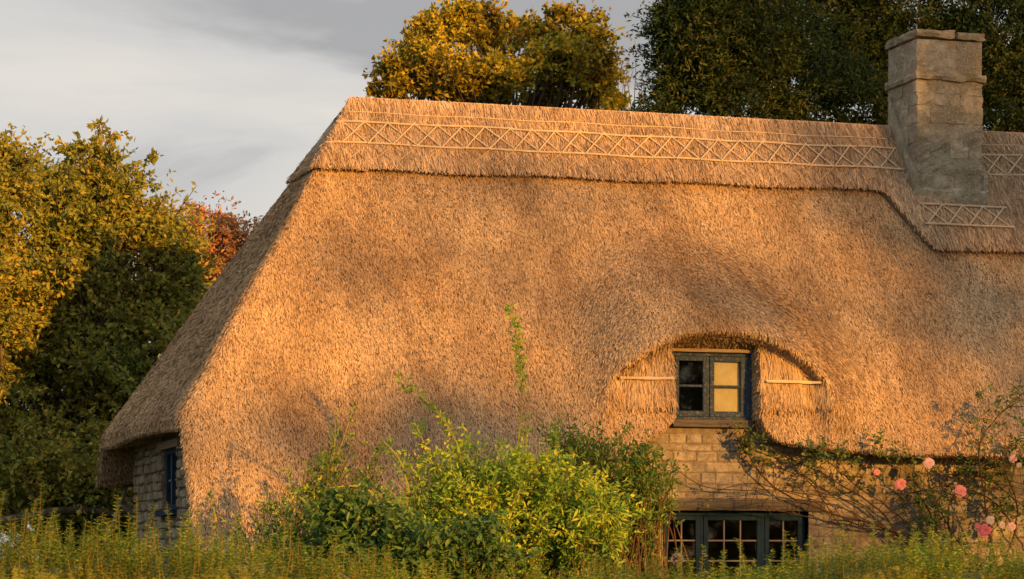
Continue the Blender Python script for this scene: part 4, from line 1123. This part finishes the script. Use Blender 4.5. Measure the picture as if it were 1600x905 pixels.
shrub('leafy_shrub', 'green fine leaved shrub touching the wall left of lower window', (b0[0], b0[1], 0),
      [(960, 720, 70, 40, -2.4, 60), (900, 690, 60, 35, -2.3, 46), (1000, 740, 55, 40, -2.5, 50), (985, 800, 45, 60, -2.6, 36)], 'shrubM', (0.060, 0.022), per=11,
      shoots=[([(900, 740), (893, 690), (888, 650)], -2.3, 40, 0.05, (0.3, 1)), ([(940, 720), (970, 680), (985, 665)], -2.3, 40, 0.05, (0.2, 1)), ([(995, 760), (1025, 735), (1050, 765)], -2.6, 40, 0.05, (0.2, 1))])
b0 = at(560, 870, -4.6)
shrub('deep_green_shrub', 'deep green glossy broad leaved shrub low at the front of the thicket', (b0[0], b0[1], 0),
      [(560, 800, 80, 45, -4.6, 60), (640, 850, 130, 50, -5.0, 80), (760, 860, 90, 50, -5.0, 60), (530, 850, 90, 40, -4.6, 46)], 'shrubD', (0.085, 0.042), per=11, droop=0.5)
b0 = at(470, 870, -3.0)
shrub('wispy_shrub', 'thin wispy dark shrub climbing before the lower left thatch', (b0[0], b0[1], 0),
      [(470, 800, 70, 50, -3.0, 40), (520, 740, 50, 50, -3.0, 26), (400, 840, 70, 35, -3.0, 24), (560, 720, 60, 45, -2.8, 22)], 'shrubM', (0.055, 0.025), per=8,
      shoots=[([(500, 780), (520, 720), (525, 650)], -2.8, 50, 0.07, (0.3, 1)), ([(510, 760), (535, 690), (555, 630)], -2.8, 40, 0.06, (0.3, 1)), ([(460, 800), (455, 770), (448, 732)], -3.0, 22, 0.05, (0.4, 1)), ([(340, 830), (335, 800), (325, 770)], -2.6, 16, 0.05, (0.3, 1)), ([(545, 800), (490, 765), (450, 770)], -3.0, 10, 0.04, (0, 0.6))])
b0 = at(930, 890, -4.4)
shrub('nandina_shrub', 'yellowing upright shrub with long leaves at the right of the thicket', (b0[0], b0[1], 0),
      [(930, 830, 50, 45, -4.4, 34), (945, 790, 30, 40, -4.4, 18)], 'shrubY', (0.095, 0.026), per=8, droop=0.3, shoots=[([(935, 860), (938, 800), (940, 765)], -4.4, 40, 0.06, (0.2, 1))])

# ------------------------------------------------------------------ climbing rose on the front wall
def rose():
    b0 = np.array([2.4, -0.3, 0.0]); root = empty('climbing_rose', b0); tag(root, 'sprawling climbing rose with pink blooms on the right front wall', 'climbing rose')
    mb = MB(); allp = []
    canes = [([(1450, 900), (1400, 832), (1300, 802), (1210, 762), (1165, 705), (1145, 676)], .011), ([(1440, 900), (1380, 805), (1300, 748), (1232, 716), (1182, 690)], .010),
             ([(1435, 890), (1350, 795), (1250, 770), (1120, 764), (1065, 740), (1003, 694)], .006), ([(1460, 900), (1452, 800), (1402, 742), (1372, 692)], .009),
             ([(1500, 900), (1482, 800), (1522, 742), (1610, 716)], .010), ([(1560, 900), (1542, 800), (1530, 702), (1558, 652), (1615, 600)], .009), ([(1470, 900), (1420, 820), (1340, 760), (1270, 700)], .009),
             ([(1530, 900), (1500, 850), (1460, 780), (1440, 700)], .008), ([(1600, 860), (1560, 790), (1490, 760), (1420, 770)], .009), ([(1420, 850), (1330, 800), (1230, 770), (1170, 755), (1090, 780)], .005),
             ([(1400, 840), (1320, 770), (1250, 760), (1150, 775), (1080, 782)], .004), ([(1390, 830), (1290, 815), (1200, 795), (1110, 793)], .006), ([(1480, 880), (1440, 830), (1380, 825), (1300, 812)], .008),
             ([(1610, 800), (1560, 760), (1530, 745), (1480, 745)], .008), ([(1570, 880), (1590, 800), (1570, 730), (1580, 690)], .008), ([(1300, 800), (1260, 750), (1210, 730), (1170, 720)], .005)]
    over = (5, 14)
    for k, (pts, r) in enumerate(canes):
        Ys = [-0.16 - 0.06 * (i % 3) for i in range(len(pts))]
        if k in over: Ys = [-0.25, -0.45, -0.72, -0.75, -0.72][:len(pts)]
        p = spline([at(x, y, Y) for (x, y), Y in zip(pts, Ys)], 26); p += rng.normal(0, 0.006, p.shape)
        mb.tube(p - b0, np.linspace(r, r * 0.45, 26) * 1.4, 5); allp.append(p)
        if k == 2 or k == 9 or k == 10: continue
        for q in range(17):
            i = rng.integers(4, 24); d = norm(np.array([rng.normal(0, 1), rng.normal(-0.15, 0.25), rng.normal(0.45, 0.7)])); ln = rng.uniform(0.12, 0.42)
            e_ = p[i] + d * ln; e_[1] = min(e_[1], -0.06) if not k in over else min(e_[1], -0.6)
            pb = bez(p[i], p[i] + d * ln * 0.5 + rng.normal(0, 0.04, 3), e_, 5); mb.tube(pb - b0, np.linspace(0.0065, 0.003, 5), 3); allp.append(pb)
    mb.build('cane', M['cane'], root)
    # leaf sprays: (px, py, half width, half height, Y, count)
    P_, D_, U_ = [], [], []
    for (px, py, hw, hh, Y, k) in [(1165, 690, 22, 22, -.25, 150), (1195, 705, 30, 25, -.25, 80), (1270, 705, 30, 14, -.5, 90), (1310, 712, 30, 14, -.5, 80), (1265, 725, 40, 25, -.25, 80), (1375, 692, 22, 12, -.6, 60), (1400, 712, 40, 14, -.5, 70), (1450, 800, 50, 40, -.35, 330),
                                   (1440, 770, 30, 30, -.3, 100), (1505, 735, 18, 14, -.4, 90), (1560, 740, 50, 35, -.45, 330), (1540, 660, 24, 45, -.75, 120), (1580, 625, 30, 25, -.75, 90), (1590, 700, 30, 45, -.7, 150), (1570, 800, 45, 40, -.4, 200), (1350, 750, 50, 30, -.25, 90), (1480, 850, 60, 30, -.4, 160), (1075, 745, 10, 8, -.2, 6), (1110, 770, 20, 15, -.2, 14)]:
        c = at(px, py, Y); sc = 1 / 128.0
        for _ in range(max(1, k // 5)):
            q = c + RGT * rng.normal(0, 0.5) * hw * sc + np.array([0, rng.normal(0, 0.05), rng.normal(0, 0.5) * hh * sc]); ax = norm(np.array([rng.normal(0, 1), rng.normal(-0.4, 0.5), rng.normal(0.1, 0.7)]))
            sd = norm(np.cross(ax, np.array([0, -0.6, 0.8]))); 
            for (f, s) in ((0.035, 1), (0.035, -1), (0.07, 1), (0.07, -1), (0.10, 0)):
                P_.append(q + ax * f); D_.append(sd * s + ax * (0.5 if s else 1) + rng.normal(0, 0.15, 3)); U_.append(np.array([0, -0.6, 0.8]) + rng.normal(0, 0.35, 3))
    n = len(P_); V, F = leaves_arr(np.array(P_), np.array(D_), norm(np.array(U_)), 0.05 * rng.uniform(0.7, 1.3, n), 0.034 * rng.uniform(0.7, 1.3, n), 'leaf6')
    link('foliage', mesh_np('foliage', V - b0, F, M['rosel']), root)
    def bloom(px, py, Y, R, mat, lab):
        c = at(px, py, Y); face = norm(CAM - c + np.array([rng.normal(3, 4), 0, 10 + rng.normal(0, 2)])); a = norm(np.cross(face, np.array([0, 0, 1.0]))); b_ = np.cross(face, a)
        mb2 = MB()
        for ring, (k, tilt, rr_) in enumerate(((7, 0.25, 1.0), (7, 0.55, 0.85), (6, 0.9, 0.66), (5, 1.2, 0.45), (3, 1.42, 0.28))):
            for i in range(k):
                an = 2 * math.pi * (i + 0.5 * ring) / k + rng.normal(0, 0.1); o_ = a * math.cos(an) + b_ * math.sin(an); sd = -a * math.sin(an) + b_ * math.cos(an)
                w_ = R * 0.52 * (0.6 + 0.5 * rr_); Vv = []
                for u_ in (0.0, 0.45, 0.8, 1.0):
                    ti = tilt * (1 - 0.45 * u_); ctr_ = c + o_ * R * rr_ * u_ * math.cos(ti) + face * R * (0.75 * rr_ * u_ * math.sin(ti) + 0.05 * ring)
                    ww = w_ * (0.35, 0.95, 1.0, 0.55)[int(round(u_ * 3.2))if u_ < 1 else 3]
                    cup = face * R * 0.12 * (1 - u_)
                    Vv += [ctr_ - sd * ww + cup, ctr_ - face * 0.04 * R, ctr_ + sd * ww + cup]
                qs = [(r3 * 3 + s, r3 * 3 + s + 1, r3 * 3 + s + 4, r3 * 3 + s + 3) for r3 in range(3) for s in range(2)]
                mb2.add(np.array(Vv) - b0, qs)
        st = MB(); f = mb2.build('flower', M[mat], root, False); f['label'] = lab
        st.tube(np.stack([c - face * 0.01, c - face * 0.08 + np.array([0, 0, -0.06]), c - face * 0.05 + np.array([rng.normal(0, 0.05), 0.05, -0.22])]) - b0, [0.004, 0.004, 0.003], 4); st.build('stalk', M['cane'], root)
    for args in [(1407, 757, -.45, 0.072, 'pink', 'open pink rose, left of the pair at mid height'), (1500, 768, -.45, 0.080, 'pink', 'large open pink rose right of centre'), (1451, 724, -.55, 0.070, 'pale', 'pale pink rose just under the eave'), (1370, 738, -.4, 0.042, 'pink', 'small pink rosebud nearest the window'),
                 (1538, 829, -.6, 0.080, 'deep', 'deep pink rose low above the hedge'), (1547, 813, -.55, 0.055, 'white', 'white faded rose beside the deep pink one'), (1583, 717, -.75, 0.050, 'pale', 'pale rose at the right edge below the eave'), (1580, 823, -.55, 0.055, 'pale', 'pale rose low at the right edge'), (1527, 822, -.58, 0.034, 'deep', 'small deep pink bud'), (1565, 820, -.5, 0.04, 'white', 'small white rose'), (1592, 727, -.7, 0.035, 'white', 'small white rose under the pale one')]: bloom(*args)
rose()

# lilac flower head before the lower window
def agapanthus():
    c = at(1058, 874, -2.0); root = empty('agapanthus', (c[0], c[1], 0)); tag(root, 'round lilac flower head before the lower window', 'flower'); b0 = np.array([c[0], c[1], 0])
    st = MB(); st.tube(np.stack([b0 * 1.0, b0 + (0.02, 0, 0.8), c]) - b0, [0.008, 0.007, 0.006], 5); st.build('stalk', M['shrubD'], root)
    n = 60; d = rdir(n, 0.3); q = MB(); P_, D_, U_ = [], [], []
    for v in d:
        q.tube(np.stack([c, c + v * 0.055]) - b0, [0.0015, 0.0015], 3); a = norm(np.cross(v, rng.normal(0, 1, 3))); b_ = np.cross(v, a)
        for k in range(5):
            an = 2 * math.pi * k / 5; P_.append(c + v * 0.05); D_.append(v * 0.9 + 0.6 * (a * math.cos(an) + b_ * math.sin(an))); U_.append(v)
    V, F = leaves_arr(np.array(P_), np.array(D_), norm(np.array(U_) + rng.normal(0, .2, (len(U_), 3))), 0.030, 0.009); link('flower_head', mesh_np('flower_head', V - b0, F, M['lilac']), root); q.build('pedicel', M['shrubD'], root)
agapanthus()

# ------------------------------------------------------------------ clipped yew hedge in the foreground
def hedge():
    root = empty('yew_hedge', (-6.5, -14.5, 0)); tag(root, 'yellow green yew hedge with upright shoots across the foreground', 'hedge'); b0 = np.array([-6.5, -14.5, 0])
    x0, x1 = -11.5, -1.5
    def top(x):
        return 1.47 + 0.05 * np.sin(x * 1.3 + 0.5) + 0.03 * np.sin(x * 3.7) + np.interp(x, [-9.7, -8.6, -8.0, -7.0, -6.0, -5.4, -3.7], [0.07, 0.06, 0.0, -0.04, -0.02, 0.02, 0.03])
    mb = MB(); nx = 60; xs_ = np.linspace(x0, x1, nx); prof = [(-0.42, 0.0), (-0.45, 0.8), (-0.36, 1.0), (-0.1, 1.0), (0.1, 1.0), (0.36, 1.0), (0.45, 0.8), (0.42, 0.0)]
    Vv = []
    for x in xs_:
        t = top(x) - 0.14
        for (dy, f) in prof: Vv.append((x + rng.normal(0, 0.02), -14.5 + dy + rng.normal(0, 0.03), t * f + (rng.normal(0, 0.03) if f else 0)))
    qs = [(i * 8 + k, i * 8 + k + 1, i * 8 + 9 + k, i * 8 + 8 + k) for i in range(nx - 1) for k in range(7)]
    mb.add(np.array(Vv) - b0, qs); mb.build('inner_mass', M['under'], root)
    P_, D_, U_, S = [], [], [], MB()
    ns = 5000
    xx = rng.uniform(x0, x1, ns); yy = -14.5 + rng.uniform(-0.5, 0.48, ns)
    front = rng.random(ns) < 0.30; yy[front] = -14.5 - rng.uniform(0.38, 0.5, front.sum())
    tz = top(xx); zz = tz - 0.16 + rng.normal(0, 0.03, ns); zz[front] = tz[front] - rng.uniform(0.1, 0.55, front.sum())
    tall = np.exp(rng.normal(-0.25, 0.38, ns)) * np.where(rng.random(ns) < 0.05, 2.4, 1.0); left = np.interp(xx, [-9.8, -8.7, -8.0], [1.3, 1.2, 0.9])
    ln = np.clip(0.15 * tall, 0.06, 0.32) * left
    for i in range(ns):
        b_ = np.array([xx[i], yy[i], zz[i]]); d = norm(np.array([rng.normal(0, 0.10 if tall[i] > 1.0 else 0.22), rng.normal(0, 0.2) - (0.5 if front[i] else 0), 1.0])); L_ = ln[i]; bend = rng.normal(0, 0.05, 3) * L_
        e_ = b_ + d * L_; pb = bez(b_, (b_ + e_) / 2 + bend, e_, 3)
        if i % 2 == 0 or tall[i] > 1.2: S.tube(pb - b0, np.linspace(0.0024, 0.0010, 3), 3)
        m_ = max(10, int(L_ / 0.0046)); t = (np.arange(m_) + rng.random(m_)) / m_; q = (1 - t)[:, None] ** 2 * b_ + (2 * t * (1 - t))[:, None] * ((b_ + e_) / 2 + bend) + (t * t)[:, None] * e_
        an = np.arange(m_) * 2.4 + rng.random(); r_ = np.stack([np.cos(an), np.sin(an), np.full(m_, 0.35)], 1)
        P_.append(q); D_.append(norm(r_ + rng.normal(0, 0.2, (m_, 3)))); U_.append(norm(np.stack([-np.sin(an), np.cos(an), np.full(m_, 0.8)], 1) + rng.normal(0, .3, (m_, 3))))
    P_ = np.concatenate(P_); n = len(P_)
    V, F = leaves_arr(P_, np.concatenate(D_), np.concatenate(U_), 0.027 * rng.uniform(0.6, 1.25, n), 0.0058)
    link('foliage', mesh_np('foliage', V - b0, F, M['yew']), root); S.build('stem', M['hedgestem'], root)
hedge()

# ------------------------------------------------------------------ trees across the lane, right of and behind the photographer (they shade the cottage
rng = np.random.default_rng(41)
def shade_tree(label, target, dist, rad, shade, leaf=(0.24, 0.16)):
    """tree standing on the sun side of the cottage, dist metres towards the sun; shade = share of sun its crown keeps back"""
    c = np.asarray(target, float) + SUNV * dist
    area = math.pi * rad[0] * rad[2]; nl = -math.log(1 - shade) * area / (leaf[0] * leaf[1] * 0.30)
    k = max(10, int(area / 0.4)); cl = []
    for _ in range(k):
        d = rdir(1)[0] * rng.uniform(0.0, 1.0) ** 0.4; cl.append((c + d * np.array(rad), 0.8 * rng.uniform(0.7, 1.3), max(6, int(nl / k))))
    tree('lane_tree', label, 'tree', (c[0], c[1], 0), cl, 'haw', leaf, 0.14, twigs=False, limbs=0.12, group='trees across the lane outside the frame')
for s_ in [
    ('tall airy tree across the lane, centre of the row', (0.2, 0.8, 4.9), 88, (4.8, 2.5, 2.7), 0.36),
    ('tall dense tree across the lane, right end of the row', (5.7, 0.8, 5.6), 72, (3.4, 2.2, 4.6), 0.92),
    ('wide low tree across the lane, crown shaped to shade the lower roof', (-3.7, -0.6, 2.75), 78, (2.8, 1.5, 0.85), 0.90),  # flat crown shaped to shade a roof band and leave the shrub lit
    ('small tree across the lane, right of the wide low one', (2.7, -0.2, 1.55), 70, (3.3, 1.5, 0.95), 0.66),
    ('very tall tree across the lane, added to shade the evergreens', (9.0, 14.0, 10.6), 84, (4.8, 2.5, 3.0), 0.65),  # added to darken the evergreens behind the cottage
    ('spreading bush behind the photographer, added to shade the hedge', (-4.2, -14.5, 0.7), 42, (2.3, 1.5, 0.9), 0.60),  # added crown, keeps sun off the right part of the hedge
    ('dense bush across the lane, added for a dark reflection in the windows', (0.3, -1.3, -4.2), 46, (3.6, 2.0, 4.2), 0.96),  # added so the window glass mirrors something dark
    ('dense bush beside the tall tree, added for a dark reflection in the panes', (5.5, -1.0, -5.4), 48, (3.5, 2.0, 3.2), 0.95),  # second added mass for the dark mirror image in the glass
]: shade_tree(*s_)
